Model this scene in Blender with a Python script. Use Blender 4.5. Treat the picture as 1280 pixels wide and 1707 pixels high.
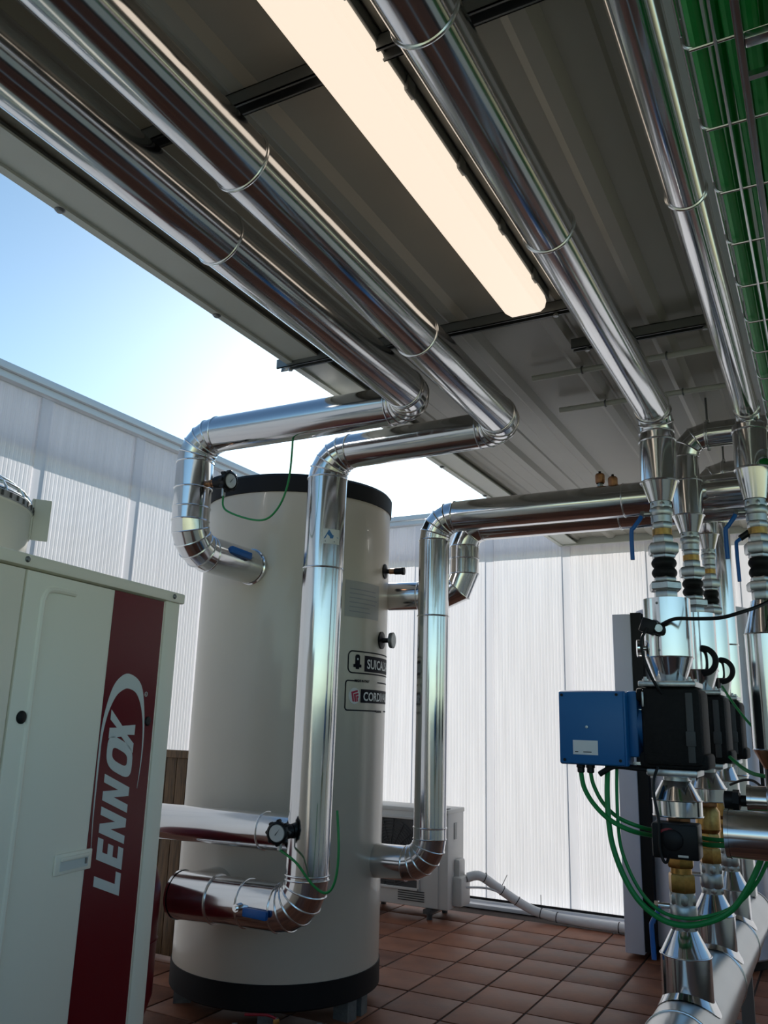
import bpy, bmesh, math, random
from mathutils import Matrix, Vector
random.seed(7)
V = Vector
PI = math.pi
for o in list(bpy.data.objects):
    bpy.data.objects.remove(o)
S = bpy.context.scene
COL = S.collection

# ------------------------------------------------------------------ camera
cam = bpy.data.cameras.new('camera')
cam.sensor_fit = 'HORIZONTAL'; cam.sensor_width = 36.0
cam.lens = 1380.0 * 36.0 / 1280.0
cam.clip_start = 0.02
co = bpy.data.objects.new('camera', cam); COL.objects.link(co)
rt = V((0.8830, 0.4684, 0.0274)).normalized()
fw = V((-0.4598, 0.8539, 0.2433)).normalized()
up = rt.cross(fw).normalized(); rt = fw.cross(up).normalized()
co.matrix_world = Matrix(((rt.x, up.x, -fw.x, 0), (rt.y, up.y, -fw.y, 0), (rt.z, up.z, -fw.z, 1.43), (0, 0, 0, 1)))
S.camera = co

# ------------------------------------------------------------------ sky, sun, exposure
SUN_AZ, SUN_EL = math.radians(-31.0), math.radians(23.0)       # azimuth from +Y towards +X
w = bpy.data.worlds.new('sky'); S.world = w; w.use_nodes = True
nt = w.node_tree; nt.nodes.clear()
sk = nt.nodes.new('ShaderNodeTexSky'); sk.sky_type = 'NISHITA'
sk.sun_disc = False; sk.sun_elevation = SUN_EL; sk.sun_rotation = SUN_AZ
sk.air_density = 1.0; sk.dust_density = 0.35; sk.ozone_density = 1.5; sk.altitude = 100
tn = nt.nodes.new('ShaderNodeMix'); tn.data_type = 'RGBA'; tn.blend_type = 'MULTIPLY'; tn.inputs[0].default_value = 1.0
tn.inputs[7].default_value = (0.87, 1.035, 1.045, 1)
bg = nt.nodes.new('ShaderNodeBackground'); bg.inputs[1].default_value = 0.16
wo = nt.nodes.new('ShaderNodeOutputWorld')
nt.links.new(sk.outputs[0], tn.inputs[6]); nt.links.new(tn.outputs[2], bg.inputs[0]); nt.links.new(bg.outputs[0], wo.inputs[0])
sl = bpy.data.lights.new('sun', 'SUN'); sl.energy = 4.8; sl.angle = math.radians(0.6); sl.color = (1.0, 0.95, 0.88)
so = bpy.data.objects.new('sun', sl); COL.objects.link(so)
sd = V((math.sin(SUN_AZ) * math.cos(SUN_EL), math.cos(SUN_AZ) * math.cos(SUN_EL), math.sin(SUN_EL)))
so.rotation_euler = (-sd).to_track_quat('-Z', 'Y').to_euler(); so.location = sd * 30
S.view_settings.view_transform = 'Standard'; S.view_settings.look = 'None'
S.view_settings.exposure = 0.0; S.view_settings.gamma = 1.0; S.view_settings.use_curve_mapping = False

# ------------------------------------------------------------------ materials
MATS = {}
def mat(name, col, rough=0.5, metal=0.0, spec=0.5, noise=0.0, nscale=20.0, bump=0.0, bscale=60.0, emit=None, estr=0.0, rnoise=0.0, coat=0.0, stretch=None):
    m = bpy.data.materials.new(name); m.use_nodes = True
    t = m.node_tree; b = t.nodes['Principled BSDF']; L = t.links.new
    b.inputs['Base Color'].default_value = (*col, 1); b.inputs['Roughness'].default_value = rough
    b.inputs['Metallic'].default_value = metal; b.inputs['Specular IOR Level'].default_value = spec
    b.inputs['Coat Weight'].default_value = coat
    tc = t.nodes.new('ShaderNodeTexCoord'); src = tc.outputs['Object']
    if stretch:
        mp = t.nodes.new('ShaderNodeMapping'); mp.inputs['Scale'].default_value = stretch
        L(src, mp.inputs[0]); src = mp.outputs[0]
    if noise or rnoise:
        n = t.nodes.new('ShaderNodeTexNoise'); n.inputs['Scale'].default_value = nscale; n.inputs['Detail'].default_value = 6
        L(src, n.inputs['Vector'])
        if noise:
            rp = t.nodes.new('ShaderNodeValToRGB')
            rp.color_ramp.elements[0].position = 0.3; rp.color_ramp.elements[1].position = 0.7
            rp.color_ramp.elements[0].color = (*[max(0, c * (1 - noise)) for c in col], 1)
            rp.color_ramp.elements[1].color = (*[min(1, c * (1 + noise)) for c in col], 1)
            L(n.outputs[0], rp.inputs[0]); L(rp.outputs[0], b.inputs['Base Color'])
        if rnoise:
            mr = t.nodes.new('ShaderNodeMapRange'); mr.inputs[3].default_value = max(0.02, rough - rnoise); mr.inputs[4].default_value = rough + rnoise
            L(n.outputs[0], mr.inputs[0]); L(mr.outputs[0], b.inputs['Roughness'])
    if bump:
        n2 = t.nodes.new('ShaderNodeTexNoise'); n2.inputs['Scale'].default_value = bscale; n2.inputs['Detail'].default_value = 4
        bp = t.nodes.new('ShaderNodeBump'); bp.inputs['Strength'].default_value = bump; bp.inputs['Distance'].default_value = 0.01
        L(src, n2.inputs['Vector']); L(n2.outputs[0], bp.inputs['Height']); L(bp.outputs[0], b.inputs['Normal'])
    if emit:
        b.inputs['Emission Color'].default_value = (*emit, 1); b.inputs['Emission Strength'].default_value = estr
    MATS[name] = m
    return m

mat('aluminium', (0.68, 0.68, 0.69), 0.14, 1.0, rnoise=0.05, nscale=6, bump=0.02, bscale=9)
mat('aluminium_dull', (0.40, 0.42, 0.43), 0.30, 1.0, rnoise=0.06, nscale=5)
mat('green_brightened', (0.003, 0.40, 0.055), 0.45)  # same cable green, brightened in colour to make up for dim tray light
mat('bead', (0.82, 0.82, 0.82), 0.25, 1.0)
mat('galvanised', (0.42, 0.43, 0.43), 0.42, 1.0, noise=0.15, nscale=60)
mat('castgrey', (0.46, 0.48, 0.48), 0.36, 0.95, noise=0.12, nscale=40)
mat('chrome', (0.8, 0.8, 0.8), 0.12, 1.0)
mat('brass', (0.42, 0.24, 0.075), 0.35, 1.0, noise=0.2, nscale=50)
mat('copper', (0.38, 0.19, 0.10), 0.4, 1.0, noise=0.2, nscale=50)
mat('tankskin', (0.55, 0.49, 0.405), 0.32, 0.0, noise=0.03, nscale=3, bump=0.02, bscale=90, coat=0.25)
mat('black', (0.007, 0.007, 0.008), 0.45, spec=0.25)
mat('lidblack', (0.010, 0.010, 0.011), 0.6, spec=0.2)
mat('rubber', (0.006, 0.006, 0.006), 0.6, spec=0.25, bump=0.15, bscale=50)
mat('foamblack', (0.006, 0.0055, 0.0055), 0.7, spec=0.25, noise=0.3, nscale=80, bump=0.25, bscale=120)
mat('boiler', (0.90, 0.86, 0.72), 0.38, 0.0, bump=0.02, bscale=200)
mat('red', (0.135, 0.003, 0.008), 0.22, 0.0, spec=0.18)
mat('logowhite', (0.62, 0.66, 0.63), 0.4)
mat('bluebox', (0.003, 0.115, 0.33), 0.45)
mat('bluegrip', (0.004, 0.10, 0.36), 0.4)
mat('redgrip', (0.30, 0.006, 0.02), 0.4)
mat('green', (0.005, 0.23, 0.05), 0.45)
mat('roof', (0.36, 0.345, 0.29), 0.38, 0.0, noise=0.06, nscale=2)
mat('flashing', (0.60, 0.62, 0.55), 0.40, 0.0, noise=0.04, nscale=4)
mat('steelgrey', (0.20, 0.21, 0.21), 0.40, 0.8)
mat('coping', (0.72, 0.74, 0.78), 0.35, 0.05)
mat('ac', (0.60, 0.59, 0.56), 0.45)
mat('acdark', (0.05, 0.05, 0.05), 0.6)
mat('lagging', (0.72, 0.73, 0.73), 0.55, bump=0.2, bscale=50)
mat('buffer', (0.70, 0.71, 0.82), 0.45, noise=0.03, nscale=3)
mat('concrete', (0.13, 0.135, 0.13), 0.8, noise=0.2, nscale=30, bump=0.3)
mat('wood', (0.12, 0.065, 0.028), 0.6, noise=0.5, nscale=9, stretch=(8, 8, 0.8))
mat('vessel', (0.20, 0.010, 0.016), 0.35)
mat('labelwhite', (0.70, 0.71, 0.71), 0.5)
mat('labelprint', (0.25, 0.26, 0.28), 0.5)
mat('labelblue', (0.03, 0.16, 0.40), 0.4)
mat('labelgrey', (0.36, 0.35, 0.33), 0.35)
mat('glass_dial', (0.55, 0.58, 0.58), 0.12, 0.0, coat=1.0)
mat('ink', (0.008, 0.008, 0.014), 0.6, spec=0.1)
mat('inkred', (0.45, 0.01, 0.06), 0.5)
mat('cowl', (0.66, 0.65, 0.58), 0.4)
mat('grout', (0.035, 0.022, 0.018), 0.9, noise=0.3, nscale=30)
mat('diffuser', (0.45, 0.42, 0.38), 0.4, emit=(0.97, 0.82, 0.66), estr=1.0)
mat('boxgrey', (0.70, 0.72, 0.73), 0.5)
mat('trayzinc', (0.62, 0.64, 0.64), 0.25, 1.0)

def tile_mat():
    m = bpy.data.materials.new('terracotta'); m.use_nodes = True
    t = m.node_tree; b = t.nodes['Principled BSDF']; L = t.links.new
    tc = t.nodes.new('ShaderNodeTexCoord'); oi = t.nodes.new('ShaderNodeObjectInfo')
    n = t.nodes.new('ShaderNodeTexNoise'); n.inputs['Scale'].default_value = 5; n.inputs['Detail'].default_value = 8
    L(tc.outputs['Object'], n.inputs['Vector'])
    add = t.nodes.new('ShaderNodeMath'); add.operation = 'MULTIPLY_ADD'
    L(oi.outputs['Random'], add.inputs[0]); add.inputs[1].default_value = 0.35; L(n.outputs[0], add.inputs[2])
    rp = t.nodes.new('ShaderNodeValToRGB'); e = rp.color_ramp.elements
    e[0].position = 0.35; e[0].color = (0.105, 0.036, 0.021, 1); e[1].position = 1.0; e[1].color = (0.30, 0.115, 0.060, 1)
    L(add.outputs[0], rp.inputs[0]); L(rp.outputs[0], b.inputs['Base Color'])
    n2 = t.nodes.new('ShaderNodeTexNoise'); n2.inputs['Scale'].default_value = 3.0
    L(tc.outputs['Object'], n2.inputs['Vector'])
    mr = t.nodes.new('ShaderNodeMapRange'); mr.inputs[3].default_value = 0.40; mr.inputs[4].default_value = 0.68; b.inputs['Specular IOR Level'].default_value = 0.35
    L(n2.outputs[0], mr.inputs[0]); L(mr.outputs[0], b.inputs['Roughness'])
    bp = t.nodes.new('ShaderNodeBump'); bp.inputs['Strength'].default_value = 0.15; bp.inputs['Distance'].default_value = 0.004
    n3 = t.nodes.new('ShaderNodeTexNoise'); n3.inputs['Scale'].default_value = 40
    L(tc.outputs['Object'], n3.inputs['Vector']); L(n3.outputs[0], bp.inputs['Height']); L(bp.outputs[0], b.inputs['Normal'])
    MATS['tile'] = m
tile_mat()

def poly_mat(name, col, trans, gloss=0.06):
    m = bpy.data.materials.new(name); m.use_nodes = True
    t = m.node_tree; t.nodes.clear(); L = t.links.new
    out = t.nodes.new('ShaderNodeOutputMaterial')
    d = t.nodes.new('ShaderNodeBsdfDiffuse'); tr = t.nodes.new('ShaderNodeBsdfTranslucent'); g = t.nodes.new('ShaderNodeBsdfGlossy')
    g.inputs['Roughness'].default_value = 0.25
    tc = t.nodes.new('ShaderNodeTexCoord'); mp = t.nodes.new('ShaderNodeMapping'); mp.inputs['Scale'].default_value = (9, 9, 0.5)
    n = t.nodes.new('ShaderNodeTexNoise'); n.inputs['Scale'].default_value = 2.0
    L(tc.outputs['Object'], mp.inputs[0]); L(mp.outputs[0], n.inputs['Vector'])
    rp = t.nodes.new('ShaderNodeValToRGB'); e = rp.color_ramp.elements
    e[0].position = 0.3; e[0].color = (*[c * 0.9 for c in col], 1); e[1].position = 0.7; e[1].color = (*col, 1)
    L(n.outputs[0], rp.inputs[0])
    for x in (d, tr): L(rp.outputs[0], x.inputs['Color'])
    m1 = t.nodes.new('ShaderNodeMixShader'); m1.inputs[0].default_value = trans
    m2 = t.nodes.new('ShaderNodeMixShader'); m2.inputs[0].default_value = gloss
    L(d.outputs[0], m1.inputs[1]); L(tr.outputs[0], m1.inputs[2]); L(m1.outputs[0], m2.inputs[1]); L(g.outputs[0], m2.inputs[2])
    L(m2.outputs[0], out.inputs['Surface'])
    MATS[name] = m
poly_mat('polycarbonate', (0.88, 0.86, 0.89), 0.50)
poly_mat('polywarm', (0.90, 0.83, 0.70), 0.50)  # warm tint so the unseen fill walls bounce warmer light
poly_mat('polyjoint', (0.80, 0.79, 0.83), 0.50)

# ------------------------------------------------------------------ mesh helpers
def basis(ax):
    ax = V(ax).normalized()
    a = V((0, 0, 1)) if abs(ax.z) < 0.9 else V((1, 0, 0))
    u = a.cross(ax).normalized()
    return u, ax.cross(u).normalized(), ax

class MB:
    def __init__(self): self.v = []; self.f = []
    def add(self, vs, fs):
        n = len(self.v); self.v += [V(p) for p in vs]; self.f += [tuple(i + n for i in f) for f in fs]; return self
    def box(self, lo, hi, M=None, bev=0.0):
        x0, y0, z0 = lo; x1, y1, z1 = hi
        if bev <= 0:
            vs = [(x0,y0,z0),(x1,y0,z0),(x1,y1,z0),(x0,y1,z0),(x0,y0,z1),(x1,y0,z1),(x1,y1,z1),(x0,y1,z1)]
            fs = [(0,3,2,1),(4,5,6,7),(0,1,5,4),(1,2,6,5),(2,3,7,6),(3,0,4,7)]
        else:
            bm = bmesh.new(); bmesh.ops.create_cube(bm, size=1)
            for v in bm.verts: v.co = V(((x0+x1)/2 + v.co.x*(x1-x0), (y0+y1)/2 + v.co.y*(y1-y0), (z0+z1)/2 + v.co.z*(z1-z0)))
            bmesh.ops.bevel(bm, geom=bm.edges[:], offset=bev, segments=2, affect='EDGES', profile=0.5)
            bm.verts.index_update(); vs = [v.co.copy() for v in bm.verts]; fs = [tuple(v.index for v in f.verts) for f in bm.faces]; bm.free()
        if M: vs = [M @ V(p) for p in vs]
        return self.add(vs, fs)
    def lathe(self, p, ax, prof, seg=32, rot=0.0, close=False):
        # prof: list of (radius, distance along the axis)
        u, v, a = basis(ax); p = V(p); vs = []; fs = []
        for r, t in prof:
            for k in range(seg):
                th = rot + 2*PI*k/seg
                vs.append(p + a*t + (u*math.cos(th) + v*math.sin(th))*r)
        n = len(prof)
        for i in range(n-1):
            for k in range(seg):
                k2 = (k+1) % seg
                fs.append((i*seg+k, i*seg+k2, (i+1)*seg+k2, (i+1)*seg+k))
        if close:
            if prof[0][0] > 1e-6: fs.append(tuple(range(seg-1, -1, -1)))
            if prof[-1][0] > 1e-6: fs.append(tuple((n-1)*seg+k for k in range(seg)))
        return self.add(vs, fs)
    def cyl(self, p0, p1, r0, r1=None, seg=32, close=True, rot=0.0):
        p0, p1 = V(p0), V(p1); r1 = r0 if r1 is None else r1
        return self.lathe(p0, p1-p0, [(r0, 0), (r1, (p1-p0).length)], seg, rot, close)
    def rings(self, rs, close=False):
        # rs: list of (centre, u, v, radius)
        seg = 32; vs = []; fs = []
        for c, u, v, r in rs:
            for k in range(seg):
                th = 2*PI*k/seg; vs.append(V(c) + (u*math.cos(th) + v*math.sin(th))*r)
        for i in range(len(rs)-1):
            for k in range(seg):
                k2 = (k+1) % seg; fs.append((i*seg+k, i*seg+k2, (i+1)*seg+k2, (i+1)*seg+k))
        if close: fs += [tuple(range(seg-1, -1, -1)), tuple((len(rs)-1)*seg+k for k in range(seg))]
        return self.add(vs, fs)
    def torus(self, p, ax, r, t, seg=32, ts=8, u=None, v=None):
        if u is None: u, v, a = basis(ax)
        else: a = V(ax).normalized()
        vs = []; fs = []
        for k in range(seg):
            th = 2*PI*k/seg; d = u*math.cos(th) + v*math.sin(th)
            for j in range(ts):
                ph = 2*PI*j/ts; vs.append(V(p) + d*(r + t*math.cos(ph)) + a*t*math.sin(ph))
        for k in range(seg):
            for j in range(ts):
                k2, j2 = (k+1) % seg, (j+1) % ts
                fs.append((k*ts+j, k2*ts+j, k2*ts+j2, k*ts+j2))
        return self.add(vs, fs)
    def tube(self, pts, r, seg=10, smooth=8):
        P = [V(p) for p in pts]
        if smooth and len(P) > 2:
            Q = []
            for i in range(len(P)-1):
                a = P[max(i-1, 0)]; b = P[i]; c = P[i+1]; d = P[min(i+2, len(P)-1)]
                for s in range(smooth):
                    t = s/smooth
                    Q.append(0.5*((2*b) + (c-a)*t + (2*a-5*b+4*c-d)*t*t + (3*b-a-3*c+d)*t**3))
            P = Q + [P[-1]]
        vs = []; fs = []; T = (P[1]-P[0]).normalized(); u, v, _ = basis(T)
        for i, p in enumerate(P):
            T = (P[min(i+1, len(P)-1)] - P[max(i-1, 0)]).normalized()
            u = (u - T*u.dot(T)).normalized(); v = T.cross(u)
            for k in range(seg):
                th = 2*PI*k/seg; vs.append(p + (u*math.cos(th) + v*math.sin(th))*r)
        for i in range(len(P)-1):
            for k in range(seg):
                k2 = (k+1) % seg; fs.append((i*seg+k, i*seg+k2, (i+1)*seg+k2, (i+1)*seg+k))
        fs += [tuple(range(seg-1, -1, -1)), tuple((len(P)-1)*seg+k for k in range(seg))]
        return self.add(vs, fs)
    def prism(self, poly, fn, d):
        # poly: 2D outline (counter-clockwise seen from the front); fn(a, b, h) -> point; depth d
        n = len(poly)
        vs = [fn(a, b, 0) for a, b in poly] + [fn(a, b, d) for a, b in poly]
        fs = [tuple(range(n, 2*n)), tuple(range(n-1, -1, -1))] + [(i, (i+1) % n, n+(i+1) % n, n+i) for i in range(n)]
        return self.add(vs, fs)
    def strip(self, o, i, fn, d):
        # band between two outlines with the same number of points
        n = len(o)
        vs = [fn(a, b, 0) for a, b in o] + [fn(a, b, 0) for a, b in i] + [fn(a, b, d) for a, b in o] + [fn(a, b, d) for a, b in i]
        fs = []
        for k in range(n-1):
            fs += [(2*n+k, 2*n+k+1, 3*n+k+1, 3*n+k), (k, 2*n+k, 2*n+k+1, k+1)[::-1], (n+k, n+k+1, 3*n+k+1, 3*n+k)[::-1]]
        return self.add(vs, fs)

LOC = {}
def link_mesh(name, mb, m, parent=None, flat=False, loc=None):
    me = bpy.data.meshes.new(name)
    if parent is not None: base = LOC[parent.name]
    elif loc is not None: base = V(loc)
    else:
        xs = [p.x for p in mb.v]; ys = [p.y for p in mb.v]; zs = [p.z for p in mb.v]
        base = V(((min(xs)+max(xs))/2, (min(ys)+max(ys))/2, min(zs)))
    me.from_pydata([tuple(p - base) for p in mb.v], [], mb.f); me.update()
    bm = bmesh.new(); bm.from_mesh(me); bmesh.ops.recalc_face_normals(bm, faces=bm.faces); bm.to_mesh(me); bm.free()
    if not flat:
        me.shade_smooth(); me.set_sharp_from_angle(angle=0.6)
    me.materials.append(MATS[m])
    o = bpy.data.objects.new(name, me); COL.objects.link(o)
    if parent is not None: o.parent = parent
    else: o.location = base
    LOC[o.name] = base
    return o
def part(name, mb, m, parent, label=None, flat=False, stuff=False):
    o = link_mesh(name, mb, m, parent, flat)
    if label: o['label'] = label
    if stuff: o['kind'] = 'stuff'
    return o
def tag(o, label, cat, group=None):
    o['label'] = label; o['category'] = cat
    if group: o['group'] = group
    return o
def thing(name, label, cat, loc, group=None):
    o = bpy.data.objects.new(name, None); COL.objects.link(o); o.empty_display_size = 0.1
    o.location = loc; LOC[o.name] = V(loc)
    return tag(o, label, cat, group)
def single(name, mb, m, label, cat, group=None):
    return tag(link_mesh(name, mb, m), label, cat, group)
def struct(name, mb, m, flat=False):
    o = link_mesh(name, mb, m, None, flat); o['kind'] = 'structure'; return o
def share(src, name, parent, off=(0, 0, 0)):
    o = src.copy(); o.name = name; COL.objects.link(o); o.parent = parent; o.location = V(off); return o

# ------------------------------------------------------------------ pipe builder (sheet-metal clad runs with gored elbows)
def pipe(t, pts, r, bend=0.13, gores=4, beads=(), m='aluminium', startcap=False, endcap=False, radii=None):
    """parts: straight sleeves, one object per elbow gore, raised beads at the joints. beads: (segment, fraction)"""
    P = [V(p) for p in pts]; n = len(P)
    dirs = [(P[i+1]-P[i]).normalized() for i in range(n-1)]
    cut = [0.0]*n; arcs = {}
    for i in range(1, n-1):
        ang = dirs[i-1].angle(dirs[i])
        cut[i] = bend*math.tan(ang/2)
        arcs[i] = ang
    rr = radii or [r]*(n-1)
    for i in range(n-1):
        a = P[i] + dirs[i]*cut[i]; b = P[i+1] - dirs[i]*cut[i+1]
        fr = sorted([f for s, f in beads if s == i])
        stops = [0.0] + fr + [1.0]
        for k in range(len(stops)-1):
            p0, p1 = a.lerp(b, stops[k]), a.lerp(b, stops[k+1])
            if (p1-p0).length > 0.004: part('sleeve', MB().cyl(p0, p1, rr[i], seg=40, close=False), m, t)
        for f in fr: part('bead', MB().torus(a.lerp(b, f), dirs[i], rr[i], 0.0045, 40), 'bead', t)
        if i == 0 and startcap: part('end_cap', MB().lathe(a, dirs[i], [(0, 0.001), (rr[i]*0.9, 0.0), (rr[i]+.003, 0.0), (rr[i]+.003, .012)], 40), m, t)
        if i == n-2 and endcap: part('end_cap', MB().lathe(b, -dirs[i], [(0, 0.001), (rr[i]*0.9, 0.0), (rr[i]+.003, 0.0), (rr[i]+.003, .012)], 40), m, t)
    for i, ang in arcs.items():
        d0, d1 = dirs[i-1], dirs[i]
        nrm = d0.cross(d1).normalized(); inward = nrm.cross(d0).normalized()
        c = P[i] - d0*cut[i] + inward*bend
        rs = []
        for k in range(gores+1):
            th = ang*k/gores
            rad = (-inward)*math.cos(th) + d0*math.sin(th)
            r_ = rr[i-1] + (rr[i]-rr[i-1])*k/gores
            rs.append((c + rad*bend, rad, nrm, r_, d0*math.cos(th) + inward*math.sin(th)))
        for k in range(gores):
            part('elbow_gore', MB().rings([rs[k][:4], rs[k+1][:4]]), m, t)
        for k in range(gores+1):
            q = rs[k]
            part('bead', MB().torus(q[0], q[4], q[3], 0.0040, 32, 6, q[1], q[2]), 'bead', t)

def hexm(X, Y, z0, z1, d, rot=0.3):
    h = z0 - z1; c = min(0.006, h*0.25)
    return MB().lathe((X, Y, z1), (0, 0, 1), [(d/2*0.92, 0), (d/2, c), (d/2, h-c), (d/2*0.92, h)], 6, rot, True)
def cylm(X, Y, z0, z1, d0, d1=None, seg=32, close=True):
    return MB().cyl((X, Y, z0), (X, Y, z1), d0/2, (d1 or d0)/2, seg, close)
def bellowm(X, Y, z0, z1, d, n=2):
    prof = []
    for i in range(n*10+1):
        f = i/(n*10); prof.append((d/2*(0.80 + 0.20*abs(math.sin(f*n*PI))), f*(z0-z1)))
    return MB().lathe((X, Y, z1), (0, 0, 1), prof, 28, 0, True)

# =================================================================== SETTING
# ---- floor: dark grout slab with terracotta tiles laid on it
fl = struct('floor', MB().box((-4.2, -5, -0.25), (2.4, 6.9, -0.006)), 'grout')
fl.location = V((0, 0, 0)); LOC[fl.name] = V((0, 0, 0))
fl.data.transform(Matrix.Translation((-0.9, 0.95, -0.25)))
PITCH = 0.33
tm = MB().box((-0.159, -0.159, -0.02), (0.159, 0.159, 0.0), None, 0.004)
first = None; near = []; far = MB()
for i in range(-9, 10):
    for j in range(-18, 21):
        cx = -1.866 + 0.165 + i*PITCH; cy = 5.506 - 0.165 + (j-17)*PITCH
        if not (-4.0 < cx < 2.2 and -4.8 < cy < 6.75): continue
        vis = (cy > 1.9) and (-3.6 < cx < 0.5)
        if vis: near.append((cx, cy))
        else: far.box((cx-.159, cy-.159, -.02), (cx+.159, cy+.159, -0.0005))
for cx, cy in near:
    dz = random.uniform(-0.0015, 0.001)
    if first is None: first = part('tile', tm, 'tile', fl); first.location = (cx, cy, dz)
    else: share(first, 'tile', fl, (cx, cy, dz))
part('tile_field', far, 'tile', fl, stuff=True)
# ---- walls of fluted translucent polycarbonate panels with joint profiles, rail and coping
def fluted(width, z0, z1, fn, pitch=0.027, depth=0.0020):
    n = int(width/pitch); p = width/n; pts = []
    for k in range(n):
        s = k*p
        pts += [(s, 0), (s+p*0.62, 0), (s+p*0.72, depth), (s+p*0.90, depth)]
    pts.append((width, 0))
    vs = []; fs = []
    for s, d in pts: vs += [fn(s, d, z0), fn(s, d, z1)]
    for k in range(len(pts)-1): fs.append((2*k, 2*k+2, 2*k+3, 2*k+1))
    return MB().add(vs, fs)
WY, WX, WT = 6.80, -3.92, 3.20
wb = struct('wall_back', MB().box((WX-.06, WY+.02, -0.05), (2.3, WY+.10, 0.05)).box((WX-.06, WY+.02, WT), (2.3, WY+.09, WT+.03)), 'coping')
xs = [-3.92, -3.28, -2.59, -1.90, -1.21, -0.52, 0.17, 0.86, 1.55, 2.24]
for a, b in zip(xs[:-1], xs[1:]):
    part('panel', fluted(b-a-0.075, 0.05, WT, lambda s, d, z, a=a: V((a+0.0375+s, WY+0.012-d, z))), 'polycarbonate', wb, flat=True)
for x in xs:
    part('joint_profile', MB().add([(x-.0385, WY+.013, .05), (x-.0385, WY-.004, .05), (x+.0385, WY-.004, .05), (x+.0385, WY+.013, .05), (x-.0385, WY+.013, WT), (x-.0385, WY-.004, WT), (x+.0385, WY-.004, WT), (x+.0385, WY+.013, WT)], [(0, 1, 5, 4), (1, 2, 6, 5), (2, 3, 7, 6)]), 'polyjoint', wb)
wl = struct('wall_left', MB().box((WX-.10, -5, -0.05), (WX-.02, WY+.02, 0.05)).box((WX-.09, -5, WT), (WX-.02, WY+.02, WT+.03)), 'coping')
ys = [6.80, 6.12, 5.36, 4.60, 3.84, 3.08, 2.32, 1.56, 0.80, 0.04, -0.72, -1.5, -2.4, -3.2, -4.0, -4.8]
for a, b in zip(ys[:-1], ys[1:]):
    part('panel', fluted(a-b-0.075, 0.05, WT, lambda s, d, z, a=a: V((WX-0.012+d, a-0.0375-s, z))), 'polycarbonate', wl, flat=True)
for y in ys:
    part('joint_profile', MB().add([(WX-.013, y-.0385, .05), (WX+.004, y-.0385, .05), (WX+.004, y+.0385, .05), (WX-.013, y+.0385, .05), (WX-.013, y-.0385, WT), (WX+.004, y-.0385, WT), (WX+.004, y+.0385, WT), (WX-.013, y+.0385, WT)], [(0, 1, 5, 4), (1, 2, 6, 5), (2, 3, 7, 6)]), 'polyjoint', wl)
# coping in two steps, with added unseen sheets outside that shade the top of the panels
struct('trim_1', MB().box((WX-.16, WY-.03, WT+.01), (2.3, WY+.14, WT+.052), None, .004).box((WX-.19, WY-.055, WT+.052), (2.3, WY+.17, WT+.095), None, .004), 'coping')
struct('shade_trim_back', MB().add([(WX-.16, WY+.12, WT-.33), (2.3, WY+.12, WT-.33), (2.3, WY+.12, WT+.03), (WX-.16, WY+.12, WT+.03)], [(0, 1, 2, 3)]), 'polyjoint')
struct('trim_2', MB().box((WX-.14, -5, WT+.01), (WX+.03, WY-.06, WT+.052), None, .004).box((WX-.17, -5, WT+.052), (WX+.055, WY-.06, WT+.095), None, .004), 'coping')
struct('shade_trim_left', MB().add([(WX-.12, -5, WT-.33), (WX-.12, WY-.06, WT-.33), (WX-.12, WY-.06, WT+.03), (WX-.12, -5, WT+.03)], [(0, 1, 2, 3)]), 'polyjoint')
# bottom sill rail with black gasket
struct('trim_3', MB().box((WX+.01, WY-.13, 0.0), (2.3, WY-.012, 0.030), None, .006).box((WX+.01, WY-.05, 0.03), (2.3, WY-.012, 0.045)), 'coping')
struct('trim_4', MB().box((WX+.01, WY-.020, 0.045), (2.3, WY-.0075, 0.062)), 'black')
wf = struct('fill_wall_front', MB().box((WX, -3.30, -0.05), (2.3, -3.22, .05)).box((WX, -3.30, 1.5), (2.3, -3.22, 1.55)), 'coping')  # unseen wall added behind the camera for a softer, warmer fill
for k in range(9):
    a = WX+k*.69; part('panel', fluted(.68, 0.05, 1.5, lambda q, d, z, a=a: V((a+.68-q, -3.25+d, z))), 'polywarm', wf, flat=True)
wr = struct('fill_wall_right', MB().box((2.24, -5, -0.05), (2.34, WY, 0.05)).box((2.24, -5, 1.5), (2.34, WY, 1.55)), 'coping')  # unseen wall added for pipe reflections, kept low to let sky fill in
for k in range(14):
    a = -4.9+k*.83; part('panel', fluted(.82, 0.05, 1.5, lambda q, d, z, a=a: V((2.29-d, a+q, z))), 'polywarm', wr, flat=True)

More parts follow.
